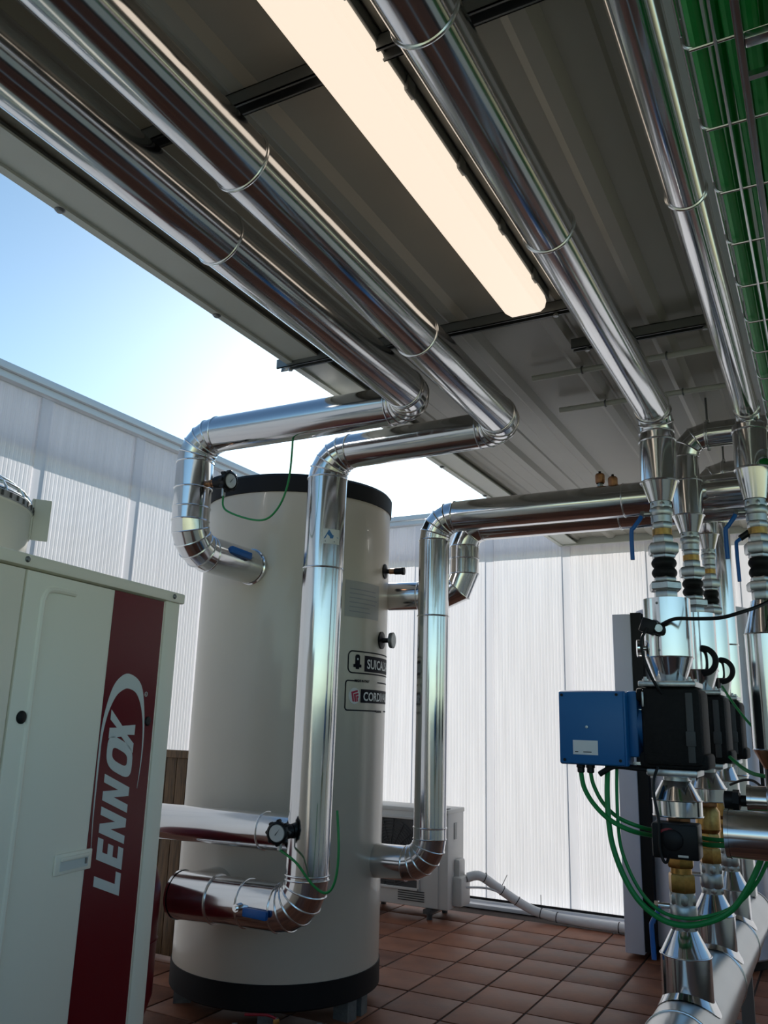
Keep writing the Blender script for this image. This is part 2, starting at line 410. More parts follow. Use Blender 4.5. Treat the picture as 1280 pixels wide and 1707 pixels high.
# ---- roof of ribbed sheet panels
RZ = 2.95
ce = struct('ceiling', MB().box((-1.91, -0.7, RZ+.035), (2.2, WY-.02, RZ+.075)), 'roof')
def roof_panel(x0, x1):
    w_ = x1-x0; ribs = [0.0, 0.36, 0.70] if w_ > .95 else [0.0]
    prof = []
    for rx in ribs:
        if rx > 0: prof += [(x0+rx-.16, 0.0), (x0+rx-.15, .006), (x0+rx-.09, .006), (x0+rx-.08, 0.0)]
        prof += [(x0+rx, 0.0), (x0+rx+.025, -.022), (x0+rx+.065, -.022), (x0+rx+.09, 0.0)]
        if rx == 0: prof += [(x0+.10, 0), (x0+.115, -.014), (x0+.14, -.014), (x0+.155, 0)]
    prof.append((x1, 0.0))
    vs = []; fs = []
    for x, z in prof: vs += [V((x, -0.7, RZ+z)), V((x, WY-.03, RZ+z))]
    for k in range(len(prof)-1): fs.append((2*k, 2*k+1, 2*k+3, 2*k+2))
    n = len(vs); vs += [V((x0, -0.7, RZ+.035)), V((x0, WY-.03, RZ+.035)), V((x1, -0.7, RZ+.035)), V((x1, WY-.03, RZ+.035))]
    fs += [(0, 1, n+1, n), (n-2, n-1, n+3, n+2), (n, n+1, n+3, n+2)]
    return MB().add(vs, fs)
for x0, x1 in ((-1.91, -0.88), (-0.88, 0.29), (0.29, 1.46), (1.46, 2.19)):
    part('roof_panel', roof_panel(x0, x1), 'roof', ce, flat=True)
ed = part('edge_flashing', MB().box((-1.945, -0.7, RZ-.035), (-1.91, WY-.02, RZ+.09)).box((-1.945, -0.7, RZ-.043), (-1.79, WY-.02, RZ-.035)).box((-1.945, -0.7, RZ-.053), (-1.915, WY-.02, RZ-.043)), 'flashing', ce)
for y in (0.75, 1.47, 2.21, 3.6, 4.3, 5.0, 5.7):
    part('screw', MB().lathe((-1.932, y, RZ-.062), (0, 0, 1), [(0, 0), (.010, .001), (.012, .006), (.016, .007), (.016, .010)], 12), 'steelgrey', ce)
part('end_flashing', MB().box((-1.91, WY-.055, RZ-.055), (2.2, WY-.02, RZ+.08)), 'flashing', ce)

# =================================================================== LIGHT FITTING AND ROOF STRUTS
def strut(label, x0, x1, y, z=RZ-.065):
    t = thing('strut_channel', label, 'strut', ((x0+x1)/2, y, z), 'galvanised strut channels under the roof')
    h = .041
    part('channel', MB().box((x0, y-.02, z), (x0+(x1-x0), y-.017, z+h)).box((x0, y+.017, z), (x1, y+.02, z+h)).box((x0, y-.02, z+h-.003), (x1, y+.02, z+h))
         .box((x0, y-.02, z), (x1, y-.012, z+.003)).box((x0, y+.012, z), (x1, y+.02, z+.003)), 'steelgrey', t)
    for x in (x0+.06, x1-.06):
        part('bolt', MB().cyl((x, y, z-.006), (x, y, z+h+.02), .005, seg=10).lathe((x, y, z-.012), (0, 0, 1), [(.010, 0), (.010, .008)], 6, 0, True), 'galvanised', t)
    return t
strut('galvanised strut channel poking out past the roof edge above the two left pipes', -1.995, -0.71, 2.71)
strut('galvanised strut channel across the roof near the top of the frame beside the lamp', -1.60, -0.30, 1.36)
strut('short galvanised strut channel carrying the thick pipe right of the lamp end', -0.80, -0.24, 3.04)
for lab, y in (('pale conduit bar across the roof, nearer one behind the lamp end', 3.30), ('pale conduit bar across the roof, farther one behind the lamp end', 3.72)):
    t = thing('conduit_bar', lab, 'conduit', (-.6, y, RZ-.04))
    part('tube', MB().cyl((-1.05, y, RZ-.04), (0.3, y, RZ-.04), .013, seg=14), 'flashing', t)
    for x in (-.83, -.48, -.1): part('saddle_clip', MB().torus((x, y, RZ-.04), (1, 0, 0), .014, .004, 16, 6).cyl((x, y, RZ-.03), (x, y, RZ), .004, seg=8), 'steelgrey', t)

lt = thing('ceiling_light', 'long glowing warm white batten lamp under the roof', 'light', (-.85, 1.85, 2.85))
Y0, Y1 = 1.02, 2.63; cxl = -.852
prof = [(-.074, 2.905), (-.078, 2.89), (-.072, 2.866), (-.055, 2.853), (.055, 2.853), (.072, 2.866), (.078, 2.89), (.074, 2.905)]
vs = []; fs = []
for y, s in ((Y0, .80), (Y0+.012, .95), (Y0+.03, 1), (Y1-.03, 1), (Y1-.012, .95), (Y1, .80)):
    for x, z in prof: vs.append(V((cxl+x*s, y, 2.905+(z-2.905)*s)))
n = len(prof)
for i in range(5):
    for k in range(n-1): fs.append((i*n+k, i*n+k+1, (i+1)*n+k+1, (i+1)*n+k))
fs += [tuple(range(n)), tuple(5*n+k for k in range(n))]
part('diffuser', MB().add(vs, fs), 'diffuser', lt)
part('housing', MB().box((cxl-.082, Y0-.004, 2.905), (cxl+.082, Y1+.004, 2.942), None, .006), 'steelgrey', lt)
for k in range(5):
    y = Y0+.16+k*.32
    for sx in (-1, 1): part('clip', MB().box((cxl+sx*.082-.006, y-.02, 2.888), (cxl+sx*.082+.006, y+.02, 2.93), None, .002), 'steelgrey', lt)

# =================================================================== STORAGE TANK
TX, TY, TR = -2.73, 4.01, 0.54
def tk(th, z, r=TR):            # th in degrees from -Y towards +X
    a = math.radians(th); return V((TX + r*math.sin(a), TY - r*math.cos(a), z))
def tdir(th):
    a = math.radians(th); return V((math.sin(a), -math.cos(a), 0))
tank = thing('storage_tank', 'tall beige cylindrical hot water tank with a black top rim', 'tank', (TX, TY, 0))
part('body', MB().lathe((TX, TY, 0), (0, 0, 1), [(TR, .20), (TR, 2.615)], 96), 'tankskin', tank)
part('lid', MB().lathe((TX, TY, 0), (0, 0, 1), [(TR-.02, 2.60), (TR+.008, 2.605), (TR+.010, 2.69), (TR-.002, 2.705), (0, 2.72)], 96), 'lidblack', tank, 'black rim lid')
part('base_ring', MB().lathe((TX, TY, 0), (0, 0, 1), [(0, .095), (TR-.01, .095), (TR+.006, .105), (TR+.006, .215), (TR-.02, .218)], 96), 'lidblack', tank, 'black base ring')
for th in (95, 82, -70, -52, 30, 150, 210):
    p = tk(th, 0, TR-.07); Mx = Matrix.Translation(p) @ Matrix.Rotation(math.radians(th), 4, 'Z')
    part('foot', MB().box((-.035, -.045, 0), (.035, .045, .098), Mx), 'concrete', tank)
# vertical jacket closing strip down the front
for lab, th, z, kind in (('thermowell', 101, 2.25, 0), ('dial_thermometer', 98, 1.857, 1)):
    d = tdir(th); p = tk(th, z)
    if kind == 0:
        q = part('thermowell', MB().lathe(p, d, [(.042, -.004), (.042, .006), (.020, .012), (.013, .016), (.013, .05)], 24, 0, True), 'black', tank, 'black pocket flange')
        part('brass_stub', MB().cyl(p+d*.03, p+d*.06, .016, seg=14), 'copper', tank)
        part('cap', MB().lathe(p, d, [(.016, .058), (.019, .062), (.019, .10), (.022, .104), (.022, .118), (.0, .120)], 20), 'black', tank)
    else:
        part('pocket', MB().lathe(p, d, [(.048, -.004), (.048, .008), (.016, .014), (.013, .02), (.013, .055)], 24, 0, True), 'black', tank, 'black pocket flange')
        part('dial', MB().lathe(p, d, [(.012, .050), (.042, .054), (.044, .072), (.040, .074), (0, .073)], 28), 'steelgrey', tank, 'round thermometer dial')
        part('dial_face', MB().lathe(p, d, [(.037, .0745), (0, .0755)], 24), 'labelwhite', tank)
# rating label and printed brand frames wrapped on the jacket
def onface(r_off):
    return lambda a, b, h: tk(a, b, TR + r_off + h)
def patch(th0, th1, z0, z1, off=.0015, n=10):
    vs = []; fs = []
    for i in range(n+1):
        th = th0 + (th1-th0)*i/n; vs += [tk(th, z0, TR+off), tk(th, z1, TR+off)]
    for i in range(n): fs.append((2*i, 2*i+2, 2*i+3, 2*i+1))
    return MB().add(vs, fs)
lb = part('rating_label', patch(63, 92.5, 1.958, 2.152), 'labelgrey', tank, 'pale grey rating plate')
for k in range(6):
    part('print_line', patch(66, 66+random.uniform(14, 24), 1.985+k*.024, 1.990+k*.024, .0022, 6), 'labelprint', lb)
def frame_band(th0, th1, z0, z1, rad, wdt, gaps=()):
    # rounded rectangle outline, angles turned into arc length; drawn as a band
    k = TR*PI/180; a0, a1 = th0*k, th1*k
    out = []; 
    def rr(i):
        P = []; r_ = max(rad-i, .001)
        for cx, cy, s in ((a1-rad, z1-rad, 0), (a0+rad, z1-rad, 1), (a0+rad, z0+rad, 2), (a1-rad, z0+rad, 3)):
            for q in range(7):
                t_ = (s + q/6)*PI/2; P.append((cx + r_*math.cos(t_), cy + r_*math.sin(t_)))
        D = []
        for j in range(len(P)):
            a, b = P[j], P[(j+1) % len(P)]
            D.append(a)
            L_ = math.hypot(b[0]-a[0], b[1]-a[1])
            if L_ > .06:
                for q in range(1, 8): D.append((a[0]+(b[0]-a[0])*q/8, a[1]+(b[1]-a[1])*q/8))
        D.append(D[0]); return D
    o = rr(0); i_ = rr(wdt)
    vs = []; fs = []
    for a, b in zip(o, i_):
        vs += [tk(a[0]/k, a[1], TR+.0016), tk(b[0]/k, b[1], TR+.0016)]
    for j in range(len(o)-1):
        mz = (o[j][1]+o[j+1][1])/2; ma = (o[j][0]+o[j+1][0])/2/k
        if any(g[0] <= ma <= g[1] and g[2] <= mz <= g[3] for g in gaps): continue
        fs.append((2*j, 2*j+2, 2*j+3, 2*j+1))
    return MB().add(vs, fs)
def text_mesh(s, size, shear=0.0, bold=0.0):
    cu = bpy.data.curves.new('lettering', 'FONT'); cu.body = s; cu.size = size; cu.shear = shear; cu.offset = bold; cu.resolution_u = 3
    ob = bpy.data.objects.new('lettering', cu); COL.objects.link(ob)
    dg = bpy.context.evaluated_depsgraph_get(); me = bpy.data.meshes.new_from_object(ob.evaluated_get(dg))
    vs = [v.co.copy() for v in me.vertices]; fs = [tuple(p.vertices) for p in me.polygons]
    bpy.data.objects.remove(ob); bpy.data.curves.remove(cu); bpy.data.meshes.remove(me)
    return vs, fs
def tank_text(s, th0, z0, size, off=.003, bold=0.0, sx=1.0):
    vs, fs = text_mesh(s, size, 0, bold); k = 180/PI/TR
    return MB().add([tk(th0 + v.x*sx*k, z0 + v.y, TR+off) for v in vs], fs)
f1 = part('brand_frame', frame_band(66.5, 122, 1.662, 1.782, .03, .007), 'ink', tank, 'printed upper brand frame')
part('name_bar', patch(79.5, 119.5, 1.676, 1.760, .0016), 'ink', f1)
part('lettering', tank_text('SUICALSA', 81.5, 1.694, .068, .003, .0015, 0.98), 'labelwhite', f1)
part('boiler_symbol', MB().prism([(70.6, 1.695), (72.4, 1.695), (72.4, 1.686), (75.0, 1.686), (75.0, 1.695), (76.8, 1.695), (76.8, 1.710), (75.5, 1.712), (75.5, 1.752), (74.8, 1.762), (72.6, 1.762), (71.9, 1.752), (71.9, 1.712), (70.6, 1.710)], onface(.0012), .0008), 'ink', f1)
part('symbol_lamp', MB().prism([(73.7 + .6*math.cos(t_*PI/4), 1.738 + .006*math.sin(t_*PI/4)) for t_ in range(8)], onface(.0022), .0006), 'labelwhite', f1)
f2 = part('brand_frame', frame_band(65.3, 122, 1.470, 1.628, .018, .007, gaps=((71, 92, 1.615, 1.64), (91, 110, 1.46, 1.49))), 'ink', tank, 'printed lower brand frame')
part('lettering', tank_text('MADE IN ITALY', 71.8, 1.620, .017, .003, .001), 'ink', f2)
part('lettering', tank_text('CORDIVARI', 92.5, 1.466, .015, .003, .001), 'ink', f2)
part('name_bar', patch(77.0, 119.5, 1.514, 1.584, .0016), 'ink', f2)
part('lettering', tank_text('CORDIVARI', 79.0, 1.526, .062, .003, .0015, 1.0), 'labelwhite', f2)
part('logo_disc', MB().prism([(72.2 + 4.3*math.cos(t_*PI/12), 1.547 + .042*math.sin(t_*PI/12)) for t_ in range(24)], onface(.0012), .0006), 'labelwhite', f2)
lm = MB()
lm.prism([(69.6, 1.567), (74.4, 1.578), (74.6, 1.568), (71.0, 1.560), (72.0, 1.517), (70.8, 1.519)], onface(.002), .0006)
lm.prism([(71.6, 1.556), (75.0, 1.564), (75.1, 1.554), (73.0, 1.549), (73.7, 1.517), (72.5, 1.517)], onface(.002), .0006)
lm.prism([(73.5, 1.545), (75.2, 1.549), (75.2, 1.538), (74.6, 1.536), (75.0, 1.520), (74.1, 1.518)], onface(.002), .0006)
part('logo_mark', lm, 'inkred', f2)

# =================================================================== INSULATED PIPES
g_pipe = 'aluminium clad insulated pipes'
# flow pipe: under the roof, across to the left, down and into the top of the tank
p1 = thing('insulated_pipe', 'upper left clad pipe that crosses the roof and drops to the beige tank top', 'pipe', (-2.68, 3.0, 2.2), g_pipe)
pipe(p1, [(-1.500, -0.6, 2.838), (-1.455, 3.0, 2.76), (-2.68, 3.0, 2.765), (-2.68, 3.0, 2.205), (-2.665, 3.485, 2.195)], .090, .135, 5,
     beads=[(0, .655), (0, .995), (2, .45), (2, .78)], radii=[.084, .086, .090, .090])
part('nozzle_collar', MB().lathe((-2.665, 3.470, 2.195), (0, 1, 0), [(.091, 0), (.098, .004), (.098, .022), (.091, .026)], 40), 'aluminium', p1)
q = part('valve_grip', MB().box((-.065, -.016, -.018), (.065, .016, .018), Matrix.Translation((-2.575, 3.27, 2.225)) @ Matrix.Rotation(math.radians(75), 4, 'Z') @ Matrix.Rotation(math.radians(8), 4, 'Y'), .006), 'bluegrip', p1, 'blue lever of the valve')
part('grip_bolt', MB().cyl((-2.60, 3.335, 2.215), (-2.55, 3.345, 2.205), .011, seg=12), 'galvanised', q)
# return pipe: parallel, crosses lower and comes down in front of the tank
RX = -2.078
p2 = thing('insulated_pipe', 'clad roof pipe left of the lamp, becoming the tall riser before the beige tank', 'pipe', (RX, 3.25, .6), g_pipe)
pipe(p2, [(-1.178, -0.6, 2.805), (-1.145, 3.25, 2.685), (RX+.015, 3.25, 2.672), (RX, 3.25, .63), (-2.55, 3.25, .622), (-2.775, 3.25, .617)], .087, .13, 5,
     beads=[(0, .53), (0, .79), (0, .995), (2, .245), (2, .99), (3, .5)], radii=[.079, .080, .095, .100, .104], startcap=False)
part('end_cap', MB().lathe((-2.775, 3.25, .617), (1, 0, 0), [(0, .001), (.098, 0), (.108, 0), (.108, .012)], 40), 'aluminium', p2)
part('tank_neck', MB().cyl((-2.73, 3.25, .617), (-2.73, 3.49, .617), .095, close=False), 'aluminium', p2)
q = part('valve_grip', MB().box((-.062, -.011, -.018), (.062, .011, .018), Matrix.Translation((-2.255, 3.135, .615)) @ Matrix.Rotation(math.radians(2), 4, 'Y'), .005), 'bluegrip', p2, 'blue lever of the valve')
part('grip_nut', MB().cyl((-2.345, 3.115, .630), (-2.345, 3.165, .630), .017, seg=8).cyl((-2.345, 3.105, .630), (-2.345, 3.12, .630), .010, seg=10), 'chrome', q)
def pipe_patch(cx, cy, rad, a0, a1, z0, z1, skew=0.0, n=8):
    vs = []; fs = []
    for i in range(n+1):
        a = math.radians(a0 + (a1-a0)*i/n)
        for z in (z0 + skew*i/n, z1 + skew*i/n): vs.append(V((cx + rad*math.sin(a), cy - rad*math.cos(a), z)))
    for i in range(n): fs.append((2*i, 2*i+2, 2*i+3, 2*i+1))
    return MB().add(vs, fs)
def pipe_poly(cx, cy, rad, poly):
    return MB().prism(poly, lambda a, b, h: V((cx + (rad+h)*math.sin(math.radians(a)), cy - (rad+h)*math.cos(math.radians(a)), b)), .0006)
st = part('maker_sticker', pipe_patch(RX+.012, 3.25, .0958, 27, 78, 2.213, 2.283), 'labelwhite', p2, 'small maker sticker with a blue triangle')
part('sticker_triangle', pipe_poly(RX+.012, 3.25, .0962, [(30, 2.236), (52, 2.238), (74, 2.244), (54, 2.256), (44, 2.280)]), 'labelblue', st)
part('sticker_line', pipe_poly(RX+.012, 3.25, .0962, [(33, 2.221), (62, 2.221), (62, 2.227), (33, 2.227)]), 'labelprint', st)
# branch from the riser to the boiler
p3 = thing('insulated_pipe', 'short horizontal clad branch between the white boiler and the tall riser', 'pipe', (-2.7, 3.25, .9), g_pipe)
pipe(p3, [(-3.25, 3.25, .925), (RX-.075, 3.25, .935)], .080, beads=[(0, .86)])
# riser pair right of the tank, running back along the far wall under the roof
pa = thing('insulated_pipe', 'nearer clad riser right of the tank with a low elbow into the tank', 'pipe', (-1.89, 4.1, .7), g_pipe)
pipe(pa, [(0.9, 4.1, 2.53), (-1.885, 4.1, 2.53), (-1.89, 4.1, .72), (-2.24, 4.1, .715)], .084, .13, 5, beads=[(0, .655), (0, .3), (1, .27), (1, .965)])
pb = thing('insulated_pipe', 'farther clad riser right of the tank with a high elbow into the tank', 'pipe', (-1.855, 4.33, 2.1), g_pipe)
pipe(pb, [(0.9, 4.33, 2.52), (-1.80, 4.33, 2.52), (-1.80, 4.33, 2.13), (-2.25, 4.28, 2.13)], .082, .115, 2, beads=[(0, .70), (0, .33), (1, .45), (2, .45)])
for lab, x, y, h in (('taller brass air vent on the far clad pipe', -.962, 4.12, .10), ('shorter brass air vent on the far clad pipe', -.893, 4.10, .05)):
    z = 2.61
    t = thing('air_vent', lab, 'vent', (x, y, z))
    if h > .07: part('stem', MB().cyl((x, y, z-.005), (x, y, z+.03), .009, seg=12).lathe((x, y, z+.012), (0, 0, 1), [(.015, 0), (.015, .012)], 6, 0, True), 'castgrey', t); z += .03
    part('body', MB().lathe((x, y, z-.003), (0, 0, 1), [(.020, 0), (.024, .006), (.024, .045), (.018, .052), (.0, .053)], 18), 'copper', t)
    part('cap', MB().lathe((x, y, z+.048), (0, 0, 1), [(.007, 0), (.007, .014), (.0, .016)], 10), 'black', t)

# =================================================================== TEMPERATURE GAUGES WITH GREEN CABLES
def gauge(lab, base, d, facing, nip):
    t = thing('temperature_sensor', lab, 'sensor', base)
    b = V(base); d = V(d).normalized(); f = V(facing).normalized()
    part('nipple', MB().cyl(b, b+d*nip, .014, seg=14).lathe(b+d*nip*.3, d, [(.018, 0), (.018, nip*.3)], 6, 0, True), 'copper', t)
    c = b + d*(nip+.035)
    part('housing', MB().lathe(b+d*nip, d, [(.020, 0), (.030, .004), (.033, .03), (.033, .075), (.024, .085)], 20, 0, True), 'black', t, 'black housing')
    c2 = b + d*(nip+.055)
    part('bezel', MB().lathe(c2+f*.012, f, [(.030, 0), (.044, .006), (.046, .020), (.046, .032), (.038, .038), (.036, .033)], 24), 'black', t)
    for k in range(8):
        a = 2*PI*k/8; u, v, _ = basis(f); e = (u*math.cos(a)+v*math.sin(a))*.046
        part('bezel_lug', MB().lathe(c2+e+f*.014, f, [(.009, 0), (.009, .022), (.006, .026)], 8, 0, True), 'black', t)
    fc = part('dial', MB().lathe(c2+f*.043, f, [(.037, -.002), (.033, .004), (0, .005)], 24), 'glass_dial', t, 'pale glass dial')
    u, v, _ = basis(f)
    nd = (u*.6+v*.8).normalized(); sd_ = f.cross(nd)
    part('needle', MB().add([c2+f*.0495-nd*.010+sd_*.002, c2+f*.0495-nd*.010-sd_*.002, c2+f*.0495+nd*.026], [(0, 1, 2)]), 'ink', fc)
    gl = c2 + V((0, 0, -.050))
    part('cable_gland', MB().cyl(gl+V((0, 0, .02)), gl+V((0, 0, -.022)), .010, seg=12), 'castgrey', t)
    return gl + V((0, 0, -.020))
g1 = gauge('dial temperature sensor screwed into the clad pipe above the tank, green wire below', (-2.595, 3.0, 2.515), (1, -.05, 0), (.95, -.14, -.08), .055)
single('sensor_cable', MB().tube([g1, g1+V((.025, 0, -.075)), (-2.252, 2.98, 2.300), (-2.155, 2.98, 2.345), (-2.105, 2.985, 2.475), (-2.099, 2.992, 2.685)], .0048), 'green', 'thin green wire looping below the upper gauge to the crossing pipe', 'cable')
g2 = gauge('black dial temperature sensor at the foot of the tall riser', (-2.115, 3.175, .955), (-.25, -1, 0), (.25, -1, .0), .012)
single('sensor_cable', MB().tube([g2, (-2.03, 3.09, .845), (-1.955, 3.10, .770), (-1.893, 3.11, .742), (-1.858, 3.12, .790), (-1.852, 3.13, .905), (-1.872, 3.14, 1.058)], .0055), 'green', 'thin green wire hanging in a loop beside the riser foot', 'cable')

# =================================================================== BOILER
BA = V((-1.814, 2.026, 0)); BU = V((0.141, -0.990, 0)).normalized(); BN = V((0.990, 0.141, 0)).normalized()
def bf(u, z, h=0.0): return BA + BU*u + BN*h + V((0, 0, z))
bo = thing('boiler', 'white boiler cabinet with a dark red vertical stripe and upright white lettering', 'boiler', bf(.5, 0, -.5))
def bbox_(u0, u1, z0, z1, h0, h1, bev=0.0):
    Mx = Matrix((( BU.x, BN.x, 0, BA.x), (BU.y, BN.y, 0, BA.y), (0, 0, 1, 0), (0, 0, 0, 1)))
    return MB().box((u0, h0, z0), (u1, h1, z1), Mx, bev)
part('cabinet', bbox_(.012, 1.96, .08, 1.768, -1.02, -.012, .006), 'boiler', bo)
part('plinth', bbox_(.03, 1.94, 0, .08, -1.0, -.03), 'steelgrey', bo)
part('top_cover', bbox_(-.006, 1.97, 1.770, 1.802, -1.03, .006, .005), 'boiler', bo)
part('corner_post', bbox_(.012, .086, .08, 1.770, -.012, 0.0, .004), 'boiler', bo)
fp = part('front_panel', bbox_(.094, .674, .08, 1.764, -.012, .002, .003), 'boiler', bo)
part('side_panel', bbox_(.682, 1.30, .08, 1.764, -.012, .002, .003), 'boiler', bo)
part('side_panel', bbox_(1.306, 1.95, .08, 1.764, -.012, .002, .003), 'boiler', bo)
# pressed rib of the front panel, following a rounded rectangle
part('pressed_rib', MB().tube([bf(.50, 1.728, .002), bf(.585, 1.726, .002), bf(.610, 1.705, .002), bf(.614, 1.65, .002), bf(.613, 1.3, .002), bf(.612, .9, .002), bf(.614, .12, .002)], .0075, 8, 4), 'boiler', fp)
part('red_stripe', MB().prism([(.348, .082), (.102, .082), (.102, 1.764), (.340, 1.764)], lambda a, b, h: bf(a, b, .0022+h), .0008), 'red', fp, 'dark red brand stripe')
def bpoly(mb, poly): mb.prism(poly, lambda a, b, h: bf(a, b, .0030+h), .0008); return mb
# letters: a = distance left along the face, b = height. Reading upwards, tops to the left
def letter(strokes, b0, b1):
    """strokes in a unit box: s along the reading direction (0..1), t up from the base line (0..1); slanted"""
    mb = MB()
    for poly in strokes:
        P = []
        for s, t_ in poly:
            base = 0.1885; top = 0.302
            P.append((base + (top-base)*t_, b0 + (b1-b0)*s + 0.042*t_))
        bpoly(mb, P)
    return mb
Ls = [[(0, 0), (1, 0), (1, .20), (.44, .20), (.44, 1), (0, 1)]]
Es = [[(0, 0), (1, 0), (1, .20), (.42, .20), (.42, .40), (.92, .40), (.92, .60), (.42, .60), (.42, .80), (1, .80), (1, 1), (0, 1)]]
Ns = [[(0, 0), (.32, 0), (.32, .58), (.66, 0), (1, 0), (1, 1), (.68, 1), (.68, .42), (.34, 1), (0, 1)]]
Xs = [[(0, 0), (.36, 0), (.52, .30), (.68, 0), (1.06, 0), (.72, .52), (1.04, 1), (.68, 1), (.54, .72), (.38, 1), (0, 1), (.33, .52)]]
bar = [(Ls, .9415, .9985), (Es, 1.008, 1.063), (Ns, 1.075, 1.141), (Ns, 1.157, 1.225)]
for st_, a_, b_ in bar: part('logo_letter', letter(st_, a_, b_), 'logowhite', fp, 'white letter of the brand name')
def oring(f, gx):
    P = []
    for k in range(33):
        t_ = 2*PI*k/32; c_, s_ = math.cos(t_), math.sin(t_)
        e_ = 0.62
        x = math.copysign(abs(c_)**e_, c_); y = math.copysign(abs(s_)**e_, s_)
        tt = .5 + .5*f[1]*y; ss = .5 + .5*f[0]*x
        P.append((0.1885 + .1135*tt, 1.2445 + .088*ss + .042*tt))
    return P
part('logo_letter', MB().strip(oring((1.03, 1.03), 0), oring((.40, .62), 0), lambda a, b, h: bf(a, b, .0030+h), .0008), 'logowhite', fp)
part('logo_letter', letter(Xs, 1.318, 1.392), 'logowhite', fp)
so_ = [(.3275,1.080),(.3335,1.150),(.3365,1.230),(.3380,1.310),(.3370,1.380),(.3270,1.440),(.3055,1.498),(.2760,1.5275),(.2421,1.5380),(.1977,1.5250),(.1699,1.4955),(.1520,1.4350),(.1440,1.380),(.1420,1.320),(.1455,1.268),(.1516,1.220)]
si_ = [(.3265,1.080),(.3305,1.150),(.3310,1.230),(.3310,1.310),(.3290,1.370),(.3150,1.428),(.2900,1.472),(.2600,1.4920),(.2352,1.4965),(.1998,1.4860),(.1740,1.4560),(.1575,1.4150),(.1495,1.370),(.1465,1.320),(.1480,1.270),(.1522,1.220)]
def smooth2(P, k=4):
    Q = []
    for i in range(len(P)-1):
        a, b, c, d = [V((*P[min(max(j, 0), len(P)-1)], 0)) for j in (i-1, i, i+1, i+2)]
        for q_ in range(k):
            t_ = q_/k; p_ = 0.5*((2*b) + (c-a)*t_ + (2*a-5*b+4*c-d)*t_*t_ + (3*b-a-3*c+d)*t_**3); Q.append((p_.x, p_.y))
    return Q + [P[-1]]
part('logo_swoosh', MB().strip(smooth2(so_), smooth2(si_), lambda a, b, h: bf(a, b, .0030+h), .0008), 'logowhite', fp, 'white oval swoosh')
part('registered_mark', MB().strip([(.1505+.007*math.cos(k*PI/8), 1.484+.007*math.sin(k*PI/8)) for k in range(17)], [(.1505+.0055*math.cos(k*PI/8), 1.484+.0055*math.sin(k*PI/8)) for k in range(17)], lambda a, b, h: bf(a, b, .0030+h), .0006), 'logowhite', fp)
vs_, fs_ = text_mesh('R', .010)
part('registered_letter', MB().add([bf(.1505-.003+v.y, 1.484-.003+v.x, .0036) for v in vs_], fs_), 'logowhite', fp)
for u_, z_, r_ in ((.636, 1.412, .0155), (.131, 1.407, .0135)):
    part('plug', MB().lathe(bf(u_, z_, .002), BN, [(r_, 0), (r_, .003), (r_*.8, .005), (0, .0052)], 20), 'black', fp, 'round black plug')
hd = part('handle_frame', bbox_(.328, .464, 1.032, 1.082, .002, .010, .003), 'boiler', fp, 'recessed white pull handle')
part('handle_recess', bbox_(.344, .448, 1.041, 1.072, .0085, .0112), 'logowhite', hd)
part('handle_lip', bbox_(.344, .448, 1.064, 1.074, .010, .016, .002), 'boiler', hd)
part('handle_latch', bbox_(.350, .356, 1.048, 1.062, .011, .014), 'steelgrey', hd)
for u_ in (.055, .686, 1.32): part('screw', MB().lathe(bf(u_, 1.787, .006), BN, [(.008, 0), (.008, .002), (.005, .005), (0, .0055)], 12), 'steelgrey', bo)
# fan cowl standing on the boiler top
FX, FY = -2.45, 1.45
fc_ = thing('fan_cowl', 'cream round fan cowl with a perforated steel band on top of the boiler', 'cowl', (FX, FY, 1.80))
part('shroud', MB().lathe((FX, FY, 0), (0, 0, 1), [(.375, 1.802), (.370, 1.83), (.370, 2.025), (.374, 2.03)], 64), 'cowl', fc_)
part('slotted_rim', MB().lathe((FX, FY, 0), (0, 0, 1), [(.374, 2.03), (.376, 2.032), (.376, 2.052), (.372, 2.055)], 64), 'galvanised', fc_)
for k in range(64):
    a = 2*PI*k/64
    if k == 0: s0 = part('slot', MB().box((-.002, -.004, -.008), (.002, .004, .008), Matrix.Translation((FX+.376, FY, 2.042))), 'acdark', fc_)
    else:
        o = share(s0, 'slot', fc_); 
        Mr = Matrix.Translation((FX-LOC[fc_.name].x, FY-LOC[fc_.name].y, 0)) @ Matrix.Rotation(a, 4, 'Z') @ Matrix.Translation((-(FX-LOC[fc_.name].x), -(FY-LOC[fc_.name].y), 0))
        o.matrix_basis = Mr
gm = MB()
for j, (r_, z_) in enumerate(((.366, 2.06), (.352, 2.085), (.325, 2.105), (.285, 2.122), (.235, 2.135), (.17, 2.143), (.10, 2.147))):
    gm.torus((FX, FY, z_), (0, 0, 1), r_, .004, 40, 5)
for k in range(24):
    a = 2*PI*k/24; c_, s_ = math.cos(a), math.sin(a)
    gm.tube([(FX+c_*r_, FY+s_*r_, z_) for r_, z_ in ((.370, 2.052), (.352, 2.085), (.285, 2.122), (.17, 2.143), (.03, 2.149))], .004, 5, 2)
part('mesh_guard', gm, 'trayzinc', fc_, 'shiny wire guard')
am = math.radians(58)
Mx = Matrix.Translation((FX, FY, 0)) @ Matrix.Rotation(am, 4, 'Z')
part('bracket', MB().box((.366, -.045, 1.955), (.374, .045, 2.09), Mx, .002), 'cowl', fc_, 'folded side bracket')
part('bracket_flange', MB().box((.374, -.045, 1.955), (.425, -.038, 2.09), Mx, .002), 'cowl', fc_)
